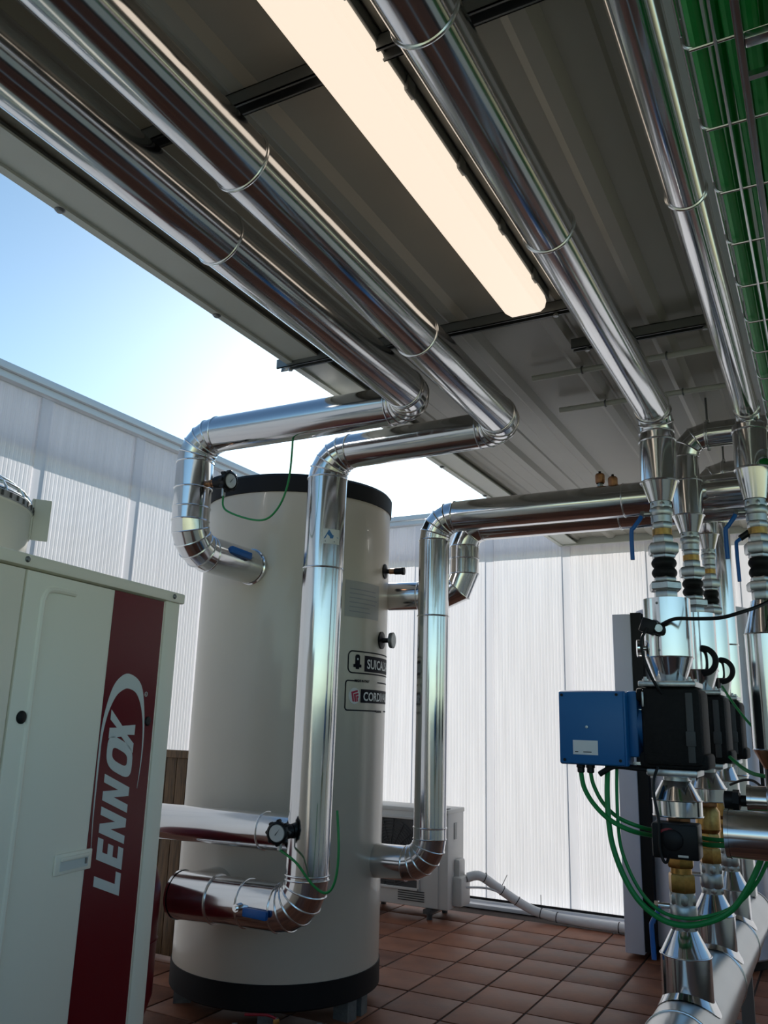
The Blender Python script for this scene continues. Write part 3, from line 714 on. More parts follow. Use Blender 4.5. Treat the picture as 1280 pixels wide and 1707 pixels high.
# =================================================================== THINGS BETWEEN BOILER AND TANK
ev = thing('expansion_vessel', 'dark red expansion vessel half hidden behind the boiler edge', 'vessel', (-2.90, 3.00, 0))
part('shell', MB().lathe((-2.90, 2.94, 0), (0, 0, 1), [(0, .10), (.12, .115), (.19, .17), (.215, .25), (.215, .68), (.19, .76), (.12, .815), (0, .83)], 48), 'vessel', ev)
part('seam', MB().torus((-2.90, 2.94, .47), (0, 0, 1), .216, .004, 48, 6), 'vessel', ev)
for k in range(3):
    a = k*2*PI/3+.4; part('leg', MB().cyl((-2.90+.16*math.cos(a), 2.94+.16*math.sin(a), 0), (-2.90+.15*math.cos(a), 2.94+.15*math.sin(a), .17), .015, seg=12), 'vessel', ev)
wp = thing('wooden_panel', 'brown wooden board screen standing between the boiler and the tank', 'panel', (-3.64, 4.25, 0))
for k in range(6):
    x = -3.895+k*.085
    part('board', MB().box((x, 4.24, .02), (x+.080, 4.26, 1.16), None, .002), 'wood', wp)
part('top_rail', MB().box((-3.90, 4.225, 1.16), (-3.38, 4.29, 1.205), None, .003), 'wood', wp)
for z in (.25, .85): part('cross_rail', MB().box((-3.89, 4.26, z), (-3.39, 4.29, z+.07)), 'wood', wp)
dv = thing('drain_valve', 'brass drain valve with a red lever under the front of the tank', 'valve', (-2.38, 3.53, 0))
part('body', MB().lathe((-2.385, 3.53, .03), (0, 0, 1), [(.012, 0), (.020, .004), (.020, .03), (.014, .036), (.016, .05), (.012, .062)], 8, 0, True), 'brass', dv)
part('pipe', MB().cyl((-2.56, 3.415, .062), (-2.20, 3.645, .062), .008, seg=10), 'galvanised', dv)
for f in (0.05, .95): 
    p = V((-2.56, 3.415, .062)).lerp(V((-2.20, 3.645, .062)), f); part('nut', MB().lathe(p, (-.36, -.23, 0), [(.014, -.012), (.014, .012)], 6, 0, True), 'galvanised', dv)
lv = part('lever', MB().tube([(-2.385, 3.525, .092), (-2.40, 3.505, .105), (-2.425, 3.485, .112), (-2.50, 3.44, .112)], .006, 8, 4), 'redgrip', dv, 'red lever grip')
part('lever_nut', MB().lathe((-2.385, 3.528, .082), (0, 0, 1), [(.011, 0), (.011, .014)], 6, 0, True), 'galvanised', dv)

# =================================================================== AIR CONDITIONER AND ITS LINES
AX1, AX0, AY0, AY1, AZ0, AZ1 = -2.655, -3.47, 6.08, 6.40, .075, .775
ac = thing('air_conditioner', 'white outdoor air conditioning unit on the floor behind the riser', 'air conditioner', ((AX0+AX1)/2, 6.2, 0))
part('casing', MB().box((AX0, AY0+.012, AZ0), (AX1, AY1, AZ1), None, .012), 'ac', ac)
part('front_panel', MB().box((AX0, AY0, AZ0+.005), (AX1-.075, AY0+.02, AZ1-.02), None, .006), 'ac', ac)
part('top_cover', MB().box((AX0-.004, AY0-.004, AZ1-.028), (AX1+.004, AY1+.004, AZ1+.004), None, .006), 'ac', ac)
gx, gz, gr = -3.14, .45, .235
part('fan_opening', MB().box((gx-.25, AY0-.006, gz-.25), (gx+.25, AY0+.002, gz+.25), None, 0.0), 'acdark', ac)
grl = MB()
for k in range(11): grl.torus((gx, AY0-.010, gz), (0, 1, 0), .03+k*.021, .0030, 40, 4)
for k in range(16):
    a = 2*PI*k/16; grl.tube([(gx+.03*math.cos(a), AY0-.010, gz+.03*math.sin(a)), (gx+.245*math.cos(a+.25), AY0-.010, gz+.245*math.sin(a+.25))], .003, 4, 0)
part('fan_grille', grl, 'acdark', ac)
part('grille_frame', MB().box((gx-.26, AY0-.016, gz+.242), (gx+.26, AY0, gz+.262), None, .004).box((gx-.26, AY0-.016, gz-.262), (gx+.26, AY0, gz-.242), None, .004)
     .box((gx-.262, AY0-.016, gz-.262), (gx-.242, AY0, gz+.262), None, .004).box((gx+.242, AY0-.016, gz-.262), (gx+.262, AY0, gz+.262), None, .004), 'ac', ac)
lo = MB()
for k in range(5): lo.box((-3.06+.0, AY0-.006, .115+k*.016), (-2.84, AY0+.004, .122+k*.016))
part('lower_louvre', lo, 'acdark', ac)
part('handle_recess', MB().box((AX1+.001, AY0+.12, .56), (AX1+.006, AY0+.17, .68), None, .002), 'steelgrey', ac)
part('top_vent', MB().box((AX1-.06, AY0+.03, AZ1+.003), (AX1-.02, AY0+.10, AZ1+.008)), 'acdark', ac)
vcv = MB(); vcv.box((AX1-.01, AY0+.10, .09), (AX1+.075, AY0+.28, .30), None, .02).box((AX1-.01, AY0+.13, .28), (AX1+.045, AY0+.25, .42), None, .02)
part('valve_cover', vcv, 'ac', ac)
for x in (AX0+.13, AX1-.15):
    part('foot', MB().box((x-.03, AY0-.03, .045), (x+.03, AY1+.03, .075)).cyl((x, AY0+.02, 0), (x, AY0+.02, .05), .022, seg=14).cyl((x, AY1-.02, 0), (x, AY1-.02, .05), .022, seg=14), 'acdark', ac)
rl = thing('refrigerant_line', 'white lagged pipe bundle with black ties from the air conditioner along the wall', 'pipe', (-2, 6.5, 0))
line = [(-2.585, 6.30, .285), (-2.50, 6.34, .30), (-2.40, 6.42, .225), (-2.25, 6.50, .12), (-2.10, 6.52, .062), (-1.9, 6.52, .040), (-1.60, 6.50, .038), (-0.7, 6.48, .038), (-.6, 6.5, .038)]
part('lagging', MB().tube(line, .034, 14, 8), 'lagging', rl)
part('drain_hose', MB().tube([(-2.585, 6.27, .22), (-2.45, 6.36, .215), (-2.33, 6.44, .165), (-2.2, 6.49, .085)], .008, 8, 6), 'lagging', rl)
for p, d in (((-2.47, 6.36, .288), (.7, .5, -.4)), ((-2.36, 6.445, .196), (.8, .45, -.6)), ((-2.26, 6.495, .126), (.8, .3, -.6)), ((-2.08, 6.522, .058), (1, 0, -.15)), ((-1.96, 6.523, .045), (1, 0, -.08)), ((-1.50, 6.497, .038), (1, -.02, 0))):
    part('cable_tie', MB().torus(p, d, .0355, .003, 20, 6), 'black', rl)
for p, e in (((-2.36, 6.44, .23), (-2.31, 6.42, .315)), ((-2.08, 6.52, .09), (-2.075, 6.50, .19))):
    part('tie_tail', MB().tube([p, e], .0025, 5, 0), 'black', rl)

# =================================================================== BUFFER TANK
BX, BY, BR = -.84, 6.25, .40
bt = thing('buffer_tank', 'pale grey cylindrical buffer tank with a black seam behind the pumps', 'tank', (BX, BY, 0))
part('body', MB().lathe((BX, BY, 0), (0, 0, 1), [(0, .06), (BR-.02, .06), (BR, .075), (BR, 2.22), (BR-.01, 2.235), (0, 2.25)], 72), 'buffer', bt)
part('base', MB().lathe((BX, BY, 0), (0, 0, 1), [(BR-.05, 0), (BR-.05, .06)], 48, 0, True), 'black', bt)
part('side_panel', MB().box((-1.325, 5.88, .03), (-1.205, 6.30, 2.19), None, .004), 'buffer', bt, 'flat grey side panel')
part('seam_strip', MB().box((-1.206, 5.90, .045), (-1.135, 6.20, 2.20)), 'black', bt, 'black seam strip')
part('seam_strip', MB().box((-.462, 6.02, .08), (-.440, 6.06, 2.20)), 'black', bt)

# =================================================================== PUMP COLUMNS
def fitting_valve(lab, X, Y, dz, k=1.0, lever='left', grp=None):
    """ball valve with union: z figures of the nearest column shifted by dz"""
    t = thing('ball_valve', lab, 'valve', (X, Y, 2.10+dz), grp)
    part('valve_body', cylm(X, Y, 2.268+dz, 2.185+dz, .078*k).lathe((X, Y, 2.21+dz), (0, 0, 1), [(.039*k, 0), (.043*k, .006), (.043*k, .028), (.039*k, .034)], 24), 'castgrey', t)
    part('hex_end', hexm(X, Y, 2.262+dz, 2.236+dz, .086*k), 'castgrey', t)
    part('hex_end', hexm(X, Y, 2.186+dz, 2.160+dz, .078*k), 'castgrey', t)
    part('brass_ring', cylm(X, Y, 2.160+dz, 2.136+dz, .072*k), 'brass', t, 'brass ring')
    if lever:
        s = -1
        part('stem', MB().cyl((X+s*.03, Y-.01, 2.222+dz), (X+s*.072, Y-.015, 2.222+dz), .010, seg=12).lathe((X+s*.06, Y-.014, 2.222+dz), (s, 0, 0), [(.014, 0), (.014, .014)], 6, 0, True), 'castgrey', t)
        part('lever', MB().tube([(X+s*.068, Y-.014, 2.222+dz), (X+s*.078, Y-.022, 2.200+dz), (X+s*.100, Y-.03, 2.168+dz), (X+s*.108, Y-.032, 2.150+dz), (X+s*.108, Y-.032, 2.045+dz)], .0085, 8, 3), 'bluegrip', t, 'blue lever grip')
    return t
def rubber_joint(lab, X, Y, dz, k=1.0, grp=None):
    t = thing('rubber_joint', lab, 'coupling', (X, Y, 1.90+dz), grp)
    part('union_nut', hexm(X, Y, 2.136+dz, 2.102+dz, .080*k), 'castgrey', t)
    part('union_nut', hexm(X, Y, 2.104+dz, 2.062+dz, .118*k), 'castgrey', t)
    part('collar', hexm(X, Y, 2.062+dz, 2.046+dz, .090*k), 'castgrey', t)
    part('bellows', bellowm(X, Y, 2.048+dz, 1.974+dz, .092*k), 'rubber', t, 'black rubber bellows')
    part('collar', hexm(X, Y, 1.976+dz, 1.956+dz, .086*k), 'castgrey', t)
    part('union_nut', hexm(X, Y, 1.957+dz, 1.924+dz, .122*k), 'castgrey', t)
    part('union_nut', hexm(X, Y, 1.926+dz, 1.890+dz, .088*k), 'castgrey', t)
    return t
def drop(t, X, Y, ztop, dz, d=.138, k=1.0):
    part('sleeve', cylm(X, Y, ztop, 2.345+dz, d, close=False), 'aluminium', t)
    part('bead', MB().torus((X, Y, 2.345+dz), (0, 0, 1), d/2, .004, 36, 6), 'bead', t)
    part('bead', MB().torus((X, Y, 2.510+dz), (0, 0, 1), d/2, .004, 36, 6), 'bead', t)
    part('reducer_cone', cylm(X, Y, 2.345+dz, 2.266+dz, d, .084*k, close=False), 'aluminium', t)

cols = [('nearest', 3.20, 0.0, 1.0), ('middle', 3.94, .036, 1.0), ('farthest', 4.60, .085, .85)]
CX = -.520
# P3 (nearest column) comes along the roof; the other two rise to elbows running right
t = thing('insulated_pipe', 'thick clad pipe right of the lamp that turns down into the nearest pump column', 'pipe', (CX, 3.2, 2.27), g_pipe)
pipe(t, [(CX-.025, -.6, 2.665), (CX, 3.20, 2.63), (CX, 3.20, 2.50)], .065, .085, 3, beads=[(0, .455), (0, .65)])
drop(t, CX, 3.20, 2.52, 0)
for n_, Y, dz, k in cols[1:]:
    lab = {'middle': 'clad elbow pipe above the middle pump column, running right', 'farthest': 'clad elbow pipe above the farthest pump column, running right'}[n_]
    t = thing('insulated_pipe', lab, 'pipe', (CX, Y, 2.27), g_pipe)
    pipe(t, [(.9, Y, 2.765), (CX, Y, 2.765), (CX, Y, 2.52)], .060, .10, 3, beads=[(0, .89), (0, .4)])
    drop(t, CX, Y, 2.56, dz, .138*k, k)
    h = thing('pipe_hanger', 'threaded rod hanger ring on the %s elbow pipe' % n_, 'hanger', (-.41, Y, 2.69))
    part('rod', MB().cyl((-.41, Y, 2.83), (-.41, Y, RZ), .005, seg=8), 'steelgrey', h)
    part('ring', MB().torus((-.41, Y, 2.765), (1, 0, 0), .063, .004, 32, 6), 'trayzinc', h)
    part('nut', MB().lathe((-.41, Y, 2.826), (0, 0, 1), [(.010, 0), (.010, .012)], 6, 0, True).lathe((-.41, Y, 2.690), (0, 0, 1), [(.009, 0), (.009, .012)], 6, 0, True), 'trayzinc', h)

for n_, Y, dz, k in cols:
    fitting_valve('ball valve with a blue lever on the %s pump column, above the rubber joint' % n_, CX, Y, dz, k, 'left' if n_ == 'nearest' else None)
    rubber_joint('rubber expansion joint between hex unions on the %s pump column' % n_, CX, Y, dz, k)
    # clad inlet reducer
    t = thing('inlet_sleeve', 'shiny clad inlet reducer above the pump on the %s column' % n_, 'pipe cover', (CX, Y, 1.58))
    part('sleeve', cylm(CX, Y, 1.892+dz, 1.678, .168*k, close=True), 'aluminium', t)
    part('bead', MB().torus((CX, Y, 1.678), (0, 0, 1), .084*k, .003, 36, 6), 'bead', t)
    part('reducer_cone', cylm(CX, Y, 1.678, 1.591, .168*k, .108, close=False), 'aluminium', t)
    part('seam', MB().box((CX-.046, Y-.0745*k, 1.68), (CX-.038, Y-.071*k, 1.888+dz)), 'bead', t)
    for z in (1.70, 1.87): part('rivet', MB().lathe((CX+.0-.020, Y-.0815*k, z), (-.2, -1, 0), [(.005, 0), (.004, .003), (0, .004)], 8), 'steelgrey', t)
    if n_ == 'nearest':
        pl = part('sensor_plug', MB().box((-.026, -.022, -.028), (.026, .022, .024), Matrix.Translation((CX-.048, Y-.105, 1.785)) @ Matrix.Rotation(.35, 4, 'Y'), .005), 'black', t, 'black sensor plug')
        part('plug_neck', MB().cyl((CX-.03, Y-.075, 1.775), (CX-.012, Y-.115, 1.775), .014, seg=14), 'castgrey', pl)
        part('plug_collar', MB().lathe((CX-.014, Y-.095, 1.772), (.3, -1, 0), [(.020, 0), (.020, .012), (.012, .016)], 14, 0, True), 'black', pl)
        gg = part('pressure_dial', MB().lathe((CX-.085, Y-.02, 1.712), (-1, -.25, 0), [(.010, -.015), (.010, .004), (.030, .006), (.032, .024), (.027, .026), (0, .027)], 24), 'chrome', t, 'small chrome pressure dial')
    else:
        hs = MB()
        if True:
            pts = [(CX+.03+.075*k*0+.055*math.sin(q_*PI/8), Y-.09*k, 1.715+.055*math.cos(q_*PI/8)) for q_ in range(0, 9)]
            hs.tube(pts, .013, 10, 3)
        part('capillary_loop', hs, 'rubber', t, 'black hose loop')
    # circulator pump
    p = thing('circulator_pump', {'nearest': 'black insulated circulator pump with a blue control box on the nearest column',
                                  'middle': 'black insulated circulator pump partly hidden behind the nearest pump',
                                  'farthest': 'black insulated circulator pump on the farthest column'}[n_], 'pump', (CX, Y, 1.266))
    part('flange', MB().box((CX-.098, Y-.098, 1.570), (CX+.098, Y+.098, 1.591), None, .006), 'castgrey', p)
    for sx in (-1, 1):
        for sy in (-1, 1): part('flange_bolt', MB().lathe((CX+sx*.075, Y+sy*.075, 1.588), (0, 0, 1), [(.012, 0), (.012, .010), (.006, .011), (.006, .018)], 6, 0, True), 'galvanised', p)
    part('insulation_shell', MB().box((CX-.092, Y-.105, 1.300), (CX+.112, Y+.105, 1.568), None, .022), 'foamblack', p)
    part('shell_lip', MB().box((CX-.110, Y-.085, 1.520), (CX-.06, Y+.085, 1.566), None, .010), 'foamblack', p)
    part('shell_lip', MB().box((CX-.105, Y-.09, 1.292), (CX+.125, Y+.09, 1.345), None, .012), 'foamblack', p)
    part('clip_strap', MB().box((CX+.062, Y-.1085, 1.315), (CX+.086, Y-.100, 1.55), None, .003), 'acdark', p)
    part('clip', MB().box((CX+.058, Y-.114, 1.37), (CX+.090, Y-.105, 1.42), None, .003), 'acdark', p)
    part('clip', MB().box((CX-.085, Y-.1085, 1.50), (CX-.078, Y-.1, 1.552), None, .002), 'castgrey', p)
    part('flange', MB().box((CX-.085, Y-.085, 1.266), (CX+.085, Y+.085, 1.290), None, .006), 'castgrey', p)
    for sx in (-1, 1): part('flange_bolt', MB().lathe((CX+sx*.065, Y-.065, 1.258), (0, 0, 1), [(.011, 0), (.011, .010)], 6, 0, True), 'galvanised', p)
    if n_ == 'nearest':
        part('motor_block', MB().box((-.665, Y-.075, 1.325), (-.628, Y+.075, 1.556), None, .008).cyl((-.64, Y, 1.435), (-.60, Y, 1.435), .075, seg=28), 'bluebox', p, 'blue motor block')
        cb = part('control_box', MB().box((-.905, Y-.115, 1.292), (-.66, Y-.005, 1.554), None, .008), 'bluebox', p, 'blue control box')
        part('cover_plate', MB().box((-.902, Y-.122, 1.296), (-.668, Y-.113, 1.550), None, .004), 'bluebox', cb)
        part('name_label', MB().box((-.852, Y-.1232, 1.328), (-.762, Y-.1215, 1.378)), 'labelwhite', cb, 'small white label')
        for x in (-.845, -.815): part('label_print', MB().box((x, Y-.1236, 1.336), (x+.012+(x+.845)*.6, Y-.1231, 1.339)), 'ink', cb)
        for x, z in ((-.890, 1.537), (-.690, 1.540), (-.884, 1.308), (-.684, 1.312), (-.800, 1.425)):
            part('screw', MB().lathe((x, Y-.122, z), (0, -1, 0), [(.0055, 0), (.005, .003), (0, .0035)], 10), 'castgrey' if z == 1.425 else 'black', cb)
        for z in (1.47, 1.38): part('side_screw', MB().lathe((-.661, Y-.06, z), (1, 0, 0), [(.007, 0), (.007, .006), (0, .007)], 8), 'chrome', cb)
        part('bracket', MB().box((-.662, Y-.05, 1.485), (-.60, Y-.03, 1.492)).box((-.662, Y-.04, 1.298), (-.60, Y-.02, 1.308)), 'trayzinc', cb)
        for x in (-.838, -.803): part('cable_gland', MB().lathe((x, Y-.075, 1.294), (0, 0, -1), [(.016, 0), (.016, .012), (.013, .014), (.013, .028), (.009, .031)], 10, 0, True), 'black', cb)
    # clad outlet reducer below the pump
    t = thing('outlet_sleeve', 'shiny clad drum below the pump on the %s column' % n_, 'pipe cover', (CX, Y, 1.13))
    part('neck', cylm(CX, Y, 1.268, 1.246, .085), 'castgrey', t)
    part('reducer_cone', cylm(CX, Y, 1.250, 1.186, .095, .166*k, close=False), 'aluminium', t)
    part('sleeve', cylm(CX, Y, 1.186, 1.132, .166*k, close=True), 'aluminium', t)
    part('bead', MB().torus((CX, Y, 1.186), (0, 0, 1), .083*k, .003, 36, 6), 'bead', t)
    part('bead', MB().torus((CX, Y, 1.133), (0, 0, 1), .083*k, .003, 36, 6), 'bead', t)
    # brass mixing valve and its actuator
    m_ = thing('mixing_valve', 'brass mixing valve below the clad drum on the %s column' % n_, 'valve', (CX, Y, .88))
    part('hex_end', hexm(CX, Y, 1.134, 1.108, .085), 'copper', m_)
    part('valve_body', MB().lathe((CX, Y, 1.0), (0, 0, 1), [(.036, 0), (.050, .02), (.050, .09), (.036, .112)], 24, 0, True), 'brass', m_)
    part('hex_nut', hexm(CX, Y, 1.004, .964, .094, .1), 'brass', m_)
    part('waist', cylm(CX, Y, .966, .944, .070), 'brass', m_)
    part('hex_nut', hexm(CX, Y, .945, .885, .090, .35), 'brass', m_)
    if n_ == 'nearest':
        a_ = thing('valve_actuator', 'black actuator box with a red arc on the nearest brass mixing valve', 'actuator', (CX+.005, Y-.09, 1.005))
        part('case', MB().box((CX-.068, Y-.135, 1.006), (CX+.082, Y-.040, 1.118), None, .008), 'black', a_)
        part('knob', MB().lathe((CX+.0, Y-.133, 1.066), (0, -1, 0), [(.034, 0), (.034, .010), (.028, .014), (0, .014)], 24, 0, True), 'black', a_)
        part('red_arc', MB().strip([(.041*math.cos(PI*(.25+.5*q/10)), .041*math.sin(PI*(.25+.5*q/10))) for q in range(11)], [(.034*math.cos(PI*(.25+.5*q/10)), .034*math.sin(PI*(.25+.5*q/10))) for q in range(11)], lambda a, b, h: V((CX-.012+a, Y-.1352-h, 1.062+b)), .001), 'redgrip', a_, 'red scale arc')
        part('label', MB().box((CX+.015, Y-.1362, 1.014), (CX+.048, Y-.1352, 1.021)), 'castgrey', a_)
    # lower ball valve
    v_ = thing('ball_valve', 'lower grey ball valve under the brass mixing valve on the %s column' % n_, 'valve', (CX, Y, .76))
    part('valve_body', cylm(CX, Y, .886, .766, .082).lathe((CX, Y, .79), (0, 0, 1), [(.041, 0), (.046, .008), (.046, .050), (.041, .058)], 24), 'castgrey', v_)
    part('hex_end', hexm(CX, Y, .880, .846, .092), 'castgrey', v_)
    part('hex_end', hexm(CX, Y, .794, .769, .092), 'castgrey', v_)
    if n_ != 'farthest':
        part('stem', MB().cyl((CX-.04, Y-.01, .838), (CX-.085, Y-.015, .838), .009, seg=12).lathe((CX-.078, Y-.014, .838), (-1, 0, 0), [(.015, 0), (.015, .013)], 6, 0, True), 'chrome', v_)
        part('lever', MB().tube([(CX-.078, Y-.014, .836), (CX-.082, Y-.022, .815), (CX-.098, Y-.03, .785), (CX-.102, Y-.032, .765), (CX-.098, Y-.034, .668)], .0085, 8, 3), 'bluegrip', v_, 'blue lever grip')
    # clad drop onto the header
    t = thing('drop_sleeve', 'clad cone and drum dropping from the %s column onto the floor header' % n_, 'pipe cover', (CX, Y, .5))
    part('reducer_cone', cylm(CX, Y, .768, .692, .084, .164, close=False), 'aluminium', t)
    part('sleeve', cylm(CX, Y, .692, .56, .164, close=False), 'aluminium', t)
    part('bead', MB().torus((CX, Y, .692), (0, 0, 1), .082, .003, 36, 6), 'bead', t)
    sd2 = MB()
    for zz in range(1):
        vs = []; fs = []
        for q in range(37):
            a = 2*PI*q/36; ex = .086*math.sin(a); zt = .46 + math.sqrt(max(.114**2-ex*ex, 0))
            for rr_, lift in ((.083, .016), (.102, .001)):
                xx = rr_*math.sin(a); yy = rr_*math.cos(a)
                vs.append(V((CX+xx, Y+yy, .46 + math.sqrt(max(.116**2-xx*xx, .0004)) + lift)))
        for q in range(36): fs.append((2*q, 2*q+2, 2*q+3, 2*q+1))
        sd2.add(vs, fs)
    part('saddle', sd2, 'aluminium', t)

# header on the floor
hp = thing('header_pipe', 'large clad header pipe running along the floor under the pump columns', 'pipe', (CX, 4, .33))
pipe(hp, [(CX, 1.2, .46), (CX, 5.35, .46)], .114, beads=[(0, .43), (0, .64), (0, .80)], m='aluminium_dull', startcap=True, endcap=True)
for y in (2.2, 3.6, 4.95):
    part('support_leg', MB().box((CX-.03, y-.02, 0), (CX+.03, y+.02, .34)).box((CX-.10, y-.03, 0), (CX+.10, y+.03, .012)), 'steelgrey', hp)
# slim riser behind the columns
rs_ = thing('insulated_pipe', 'slim straight clad riser behind the pump columns rising to the roof', 'pipe', (CX, 5.2, .4), g_pipe)
pipe(rs_, [(.9, 5.2, 2.72), (CX, 5.2, 2.72), (CX, 5.2, .57)], .062, .10, 3, beads=[(1, .35), (1, .7), (0, .5)])

# right-hand column at the frame edge
QX, QY = -.195, 3.30
t = thing('insulated_pipe', 'slim clad pipe along the roof that drops at the right frame edge', 'pipe', (QX, QY, 2.27), g_pipe)
pipe(t, [(QX, -.6, 2.62), (QX, QY, 2.62), (QX, QY, 2.52)], .044, .07, 3, beads=[(0, .43), (0, .62)])
part('sleeve', cylm(QX, QY, 2.56, 2.388, .125, close=False), 'aluminium', t)
part('shoulder', cylm(QX, QY, 2.575, 2.56, .10, .125, close=False), 'aluminium', t)
part('bead', MB().torus((QX, QY, 2.388), (0, 0, 1), .0625, .004, 36, 6), 'bead', t)
part('bead', MB().torus((QX, QY, 2.54), (0, 0, 1), .0625, .004, 36, 6), 'bead', t)
part('reducer_cone', cylm(QX, QY, 2.388, 2.270, .125, .080, close=False), 'aluminium', t)
rv = fitting_valve('ball valve with two blue levers on the pipe at the right frame edge', QX, QY, 0, .95, 'left')
part('drain_lever', MB().tube([(QX-.052, QY-.004, 2.128), (QX-.070, QY-.01, 2.115), (QX-.076, QY-.014, 2.095), (QX-.074, QY-.02, 1.960)], .007, 8, 3), 'bluegrip', rv, 'blue lever grip')
part('drain_pivot', MB().cyl((QX-.03, QY, 2.147), (QX-.062, QY-.004, 2.125), .012, seg=12), 'black', rv)
rubber_joint('rubber expansion joint on the pipe at the right frame edge', QX, QY, 0, .92)
t = thing('inlet_sleeve', 'tall clad drum below the rubber joint at the right frame edge', 'pipe cover', (QX, QY, 1.3))
part('reducer_cone', cylm(QX, QY, 1.888, 1.766, .085, .150, close=False), 'aluminium', t)
part('sleeve', cylm(QX, QY, 1.766, 1.365, .150, close=False), 'aluminium', t)
part('bead', MB().torus((QX, QY, 1.766), (0, 0, 1), .075, .003, 36, 6), 'bead', t)
part('bead', MB().torus((QX, QY, 1.365), (0, 0, 1), .075, .003, 36, 6), 'bead', t)
part('reducer_cone', cylm(QX, QY, 1.365, 1.30, .150, .085, close=False), 'copper', t)
part('neck', cylm(QX, QY, 1.30, 1.10, .085), 'black', t)
t = thing('insulated_pipe', 'short horizontal clad pipe stub at the lower right frame edge', 'pipe', (-.1, 2.93, 1.04), g_pipe)
pipe(t, [(-.335, 2.93, 1.116), (.9, 2.93, 1.128)], .071, startcap=True, beads=[(0, .5)])
t = thing('insulated_pipe', 'second thinner clad pipe stub above and behind the lower right one', 'pipe', (-.1, 3.12, 1.2), g_pipe)
pipe(t, [(-.285, 3.14, 1.205), (.9, 3.14, 1.215)], .045, startcap=True, beads=[(0, .055)])
t = thing('pipe_fitting', 'dark pipe fitting left of the thin right-hand pipe stub', 'fitting', (-.35, 3.14, 1.17))
part('body', MB().lathe((-.36, 3.14, 1.20), (1, 0, 0), [(.020, 0), (.030, .004), (.030, .05), (.018, .055), (.018, .075)], 16, 0, True), 'black', t)
part('nut', MB().lathe((-.33, 3.14, 1.20), (1, 0, 0), [(.036, 0), (.036, .02)], 6, .2, True), 'black', t)

# =================================================================== CABLES BY THE PUMPS
yb = 3.10
cab = [
 ('green cable from the left gland of the blue box sweeping right to the actuator', [(-.838, 3.125, 1.265), (-.825, 3.11, 1.215), (-.79, 3.09, 1.165), (-.735, 3.075, 1.118), (-.665, 3.08, 1.085), (-.605, 3.18, 1.062), (-.53, 3.285, 1.05), (-.42, 3.20, 1.045), (-.25, 3.2, 1.06)], .0085),
 ('green cable from the right gland of the blue box sweeping right behind the other', [(-.803, 3.125, 1.265), (-.795, 3.13, 1.222), (-.765, 3.13, 1.165), (-.715, 3.12, 1.122), (-.655, 3.13, 1.097), (-.60, 3.20, 1.078), (-.53, 3.31, 1.068), (-.42, 3.23, 1.060), (-.25, 3.22, 1.07)], .007),
 ('thick green cable hanging from the blue box in a deep loop below the valves', [(-.742, 3.13, 1.29), (-.740, 3.10, 1.20), (-.733, 3.08, 1.10), (-.715, 3.06, 1.02), (-.675, 3.05, .925), (-.620, 3.045, .855), (-.545, 3.045, .815), (-.46, 3.06, .815), (-.36, 3.07, .862), (-.29, 3.07, .955), (-.235, 3.08, 1.07)], .0095),
 ('thin green cable hanging beside the thick loop under the blue box', [(-.712, 3.14, 1.29), (-.711, 3.12, 1.20), (-.706, 3.10, 1.10), (-.692, 3.075, 1.02), (-.655, 3.07, .93), (-.605, 3.065, .865), (-.54, 3.065, .832), (-.455, 3.08, .832), (-.35, 3.09, .875), (-.27, 3.09, .96), (-.215, 3.1, 1.07)], .006),
 ('green cable leaving the middle pump to the right', [(-.40, 3.80, 1.32), (-.34, 3.70, 1.28), (-.27, 3.60, 1.262), (-.12, 3.5, 1.262)], .0075),
 ('dark green cable slanting down to the right past the slim riser', [(-.40, 3.70, 1.60), (-.36, 3.62, 1.54), (-.30, 3.55, 1.46), (-.20, 3.45, 1.35), (-.13, 3.4, 1.30)], .005)]
for lab, pts, r_ in cab: single('control_cable', MB().tube(pts, r_, 10, 8), 'green', lab, 'cable')
single('sensor_lead', MB().tube([(CX+.0, 3.095, 1.79), (-.47, 3.06, 1.803), (-.40, 3.05, 1.800), (-.32, 3.05, 1.801), (-.25, 3.06, 1.820), (-.19, 3.12, 1.85), (-.12, 3.2, 1.90)], .0065), 'black', 'black sensor lead running right from the plug to the frame edge', 'cable')
single('sensor_lead', MB().tube([(-.570, 3.075, 1.775), (-.588, 3.06, 1.735), (-.588, 3.06, 1.69), (-.572, 3.065, 1.625), (-.548, 3.08, 1.57), (-.535, 3.10, 1.545)], .0055), 'black', 'black sensor lead from the plug down to the black pump', 'cable')
single('sensor_lead', MB().tube([(-.560, 3.09, 1.298), (-.572, 3.07, 1.255), (-.572, 3.06, 1.20), (-.560, 3.055, 1.13), (-.560, 3.05, 1.06), (-.556, 3.05, 1.02), (-.548, 3.05, .998), (-.538, 3.05, 1.000), (-.535, 3.07, 1.02)], .005), 'black', 'black lead from under the pump to the actuator box', 'cable')
single('sensor_lead', MB().tube([(-.40, 3.74, 1.215), (-.34, 3.66, 1.24), (-.29, 3.6, 1.235), (-.235, 3.5, 1.18), (-.225, 3.45, 1.10)], .005), 'black', 'thin black lead arching behind the right clad stub', 'cable')
single('motor_lead', MB().tube([(-.765, 3.10, 1.262), (-.745, 3.10, 1.275), (-.71, 3.11, 1.292), (-.64, 3.13, 1.288), (-.60, 3.14, 1.285)], .010), 'black', 'short thick black motor lead under the blue control box', 'cable')

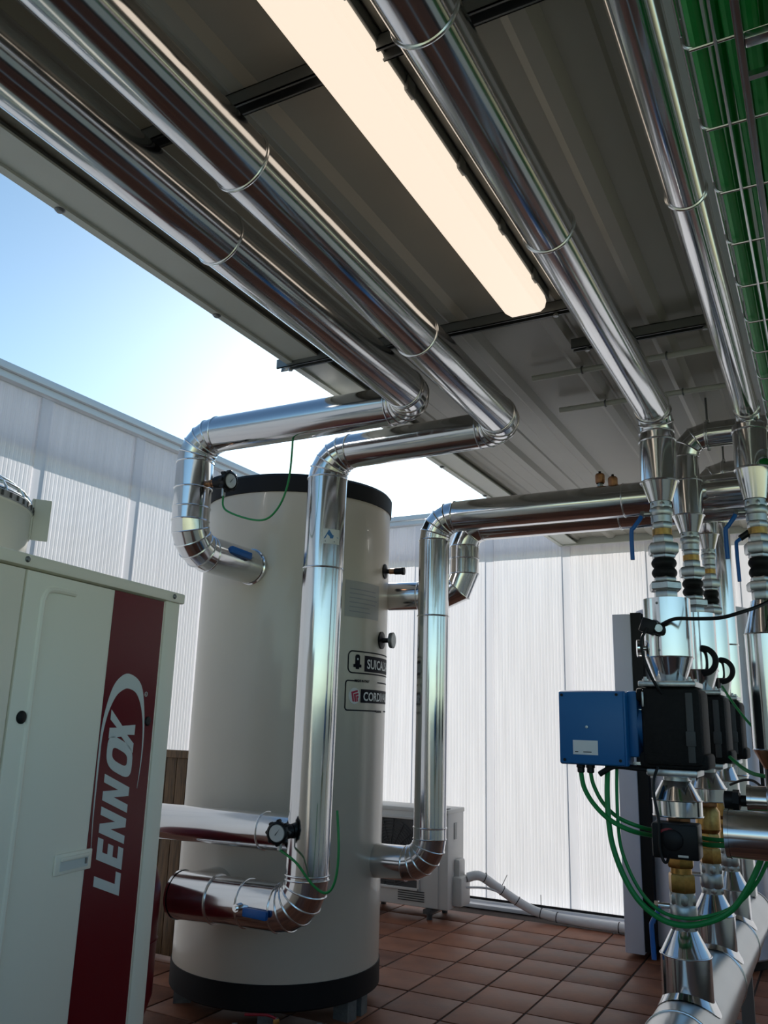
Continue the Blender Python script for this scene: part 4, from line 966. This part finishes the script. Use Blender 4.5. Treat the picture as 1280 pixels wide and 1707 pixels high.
# =================================================================== CABLE TRAY, GREY BOX UNDER THE ROOF
tr = thing('cable_tray', 'zinc wire basket cable tray hanging at the upper right', 'tray', (.07, 2, 2.4))
ZT = 2.40
for k in range(17):
    y = .53 + k*.19
    part('rung', MB().tube([(-.112, y, ZT+.065), (-.110, y, ZT+.015), (-.098, y, ZT+.002), (-.085, y, ZT), (.10, y, ZT), (.24, y, ZT), (.252, y, ZT+.01), (.255, y, ZT+.065)], .0028, 8, 3), 'trayzinc', tr)
for x, z, r_ in ((-.112, ZT+.062, .003), (-.112, ZT+.03, .003), (-.066, ZT-.004, .0028), (.05, ZT-.004, .0028), (.15, ZT-.004, .0028), (.255, ZT+.062, .003)):
    part('long_wire', MB().tube([(x, .1, z), (x, 3.9, z)], r_, 8, 0), 'trayzinc', tr)
part('support_rail', MB().box((-.040, .1, ZT-.020), (-.028, 3.9, ZT-.0075), None, .002), 'trayzinc', tr, 'flat zinc rail')
part('joint_clip', MB().box((-.028, 1.09, ZT-.02), (.06, 1.11, ZT-.006), None, .003), 'trayzinc', tr)
part('joint_clip', MB().box((-.028, 1.17, ZT-.018), (.06, 1.18, ZT-.008)), 'trayzinc', tr)
for y in (1.6, 3.3): part('hanger_rod', MB().cyl((.07, y, ZT-.004), (.07, y, RZ), .005, seg=8), 'steelgrey', tr)
cx_ = [-.088, -.066, -.042, -.018, .006, .030, .055, .085, .115]
for k, x in enumerate(cx_):
    z0 = ZT+.0165; rr_ = .0115 if k < 5 else .0105
    pts = [(x + random.uniform(-.004, .004) + (0.0 if j else -.0), .15 + j*.7, z0 + (.018 if (k % 3 == 1) else 0) + random.uniform(0, .004)) for j in range(6)]
    single('tray_cable', MB().tube(pts, rr_, 10, 5), 'green_brightened', 'thick %s green cable counted from the left in the wire tray' % ('first', 'second', 'third', 'fourth', 'fifth', 'sixth', 'seventh', 'eighth', 'ninth')[k], 'cable', 'green cables in the wire tray')
dk = thing('grey_box', 'long pale grey box beside the green cables under the roof', 'duct', (-.13, 2, 2.75))
part('grey_box_body', MB().box((-.165, -.4, 2.76), (-.06, 3.72, 2.86), None, .003), 'boxgrey', dk)  # long pale closed box that makes the grey strip beside the tray
part('grey_box_lid', MB().box((-.167, -.4, 2.752), (-.058, 3.72, 2.763), None, .002), 'boxgrey', dk)
for y in (.8, 2.3, 3.6): part('hanger_rod', MB().cyl((-.11, y, 2.86), (-.11, y, RZ), .005, seg=8), 'steelgrey', dk)
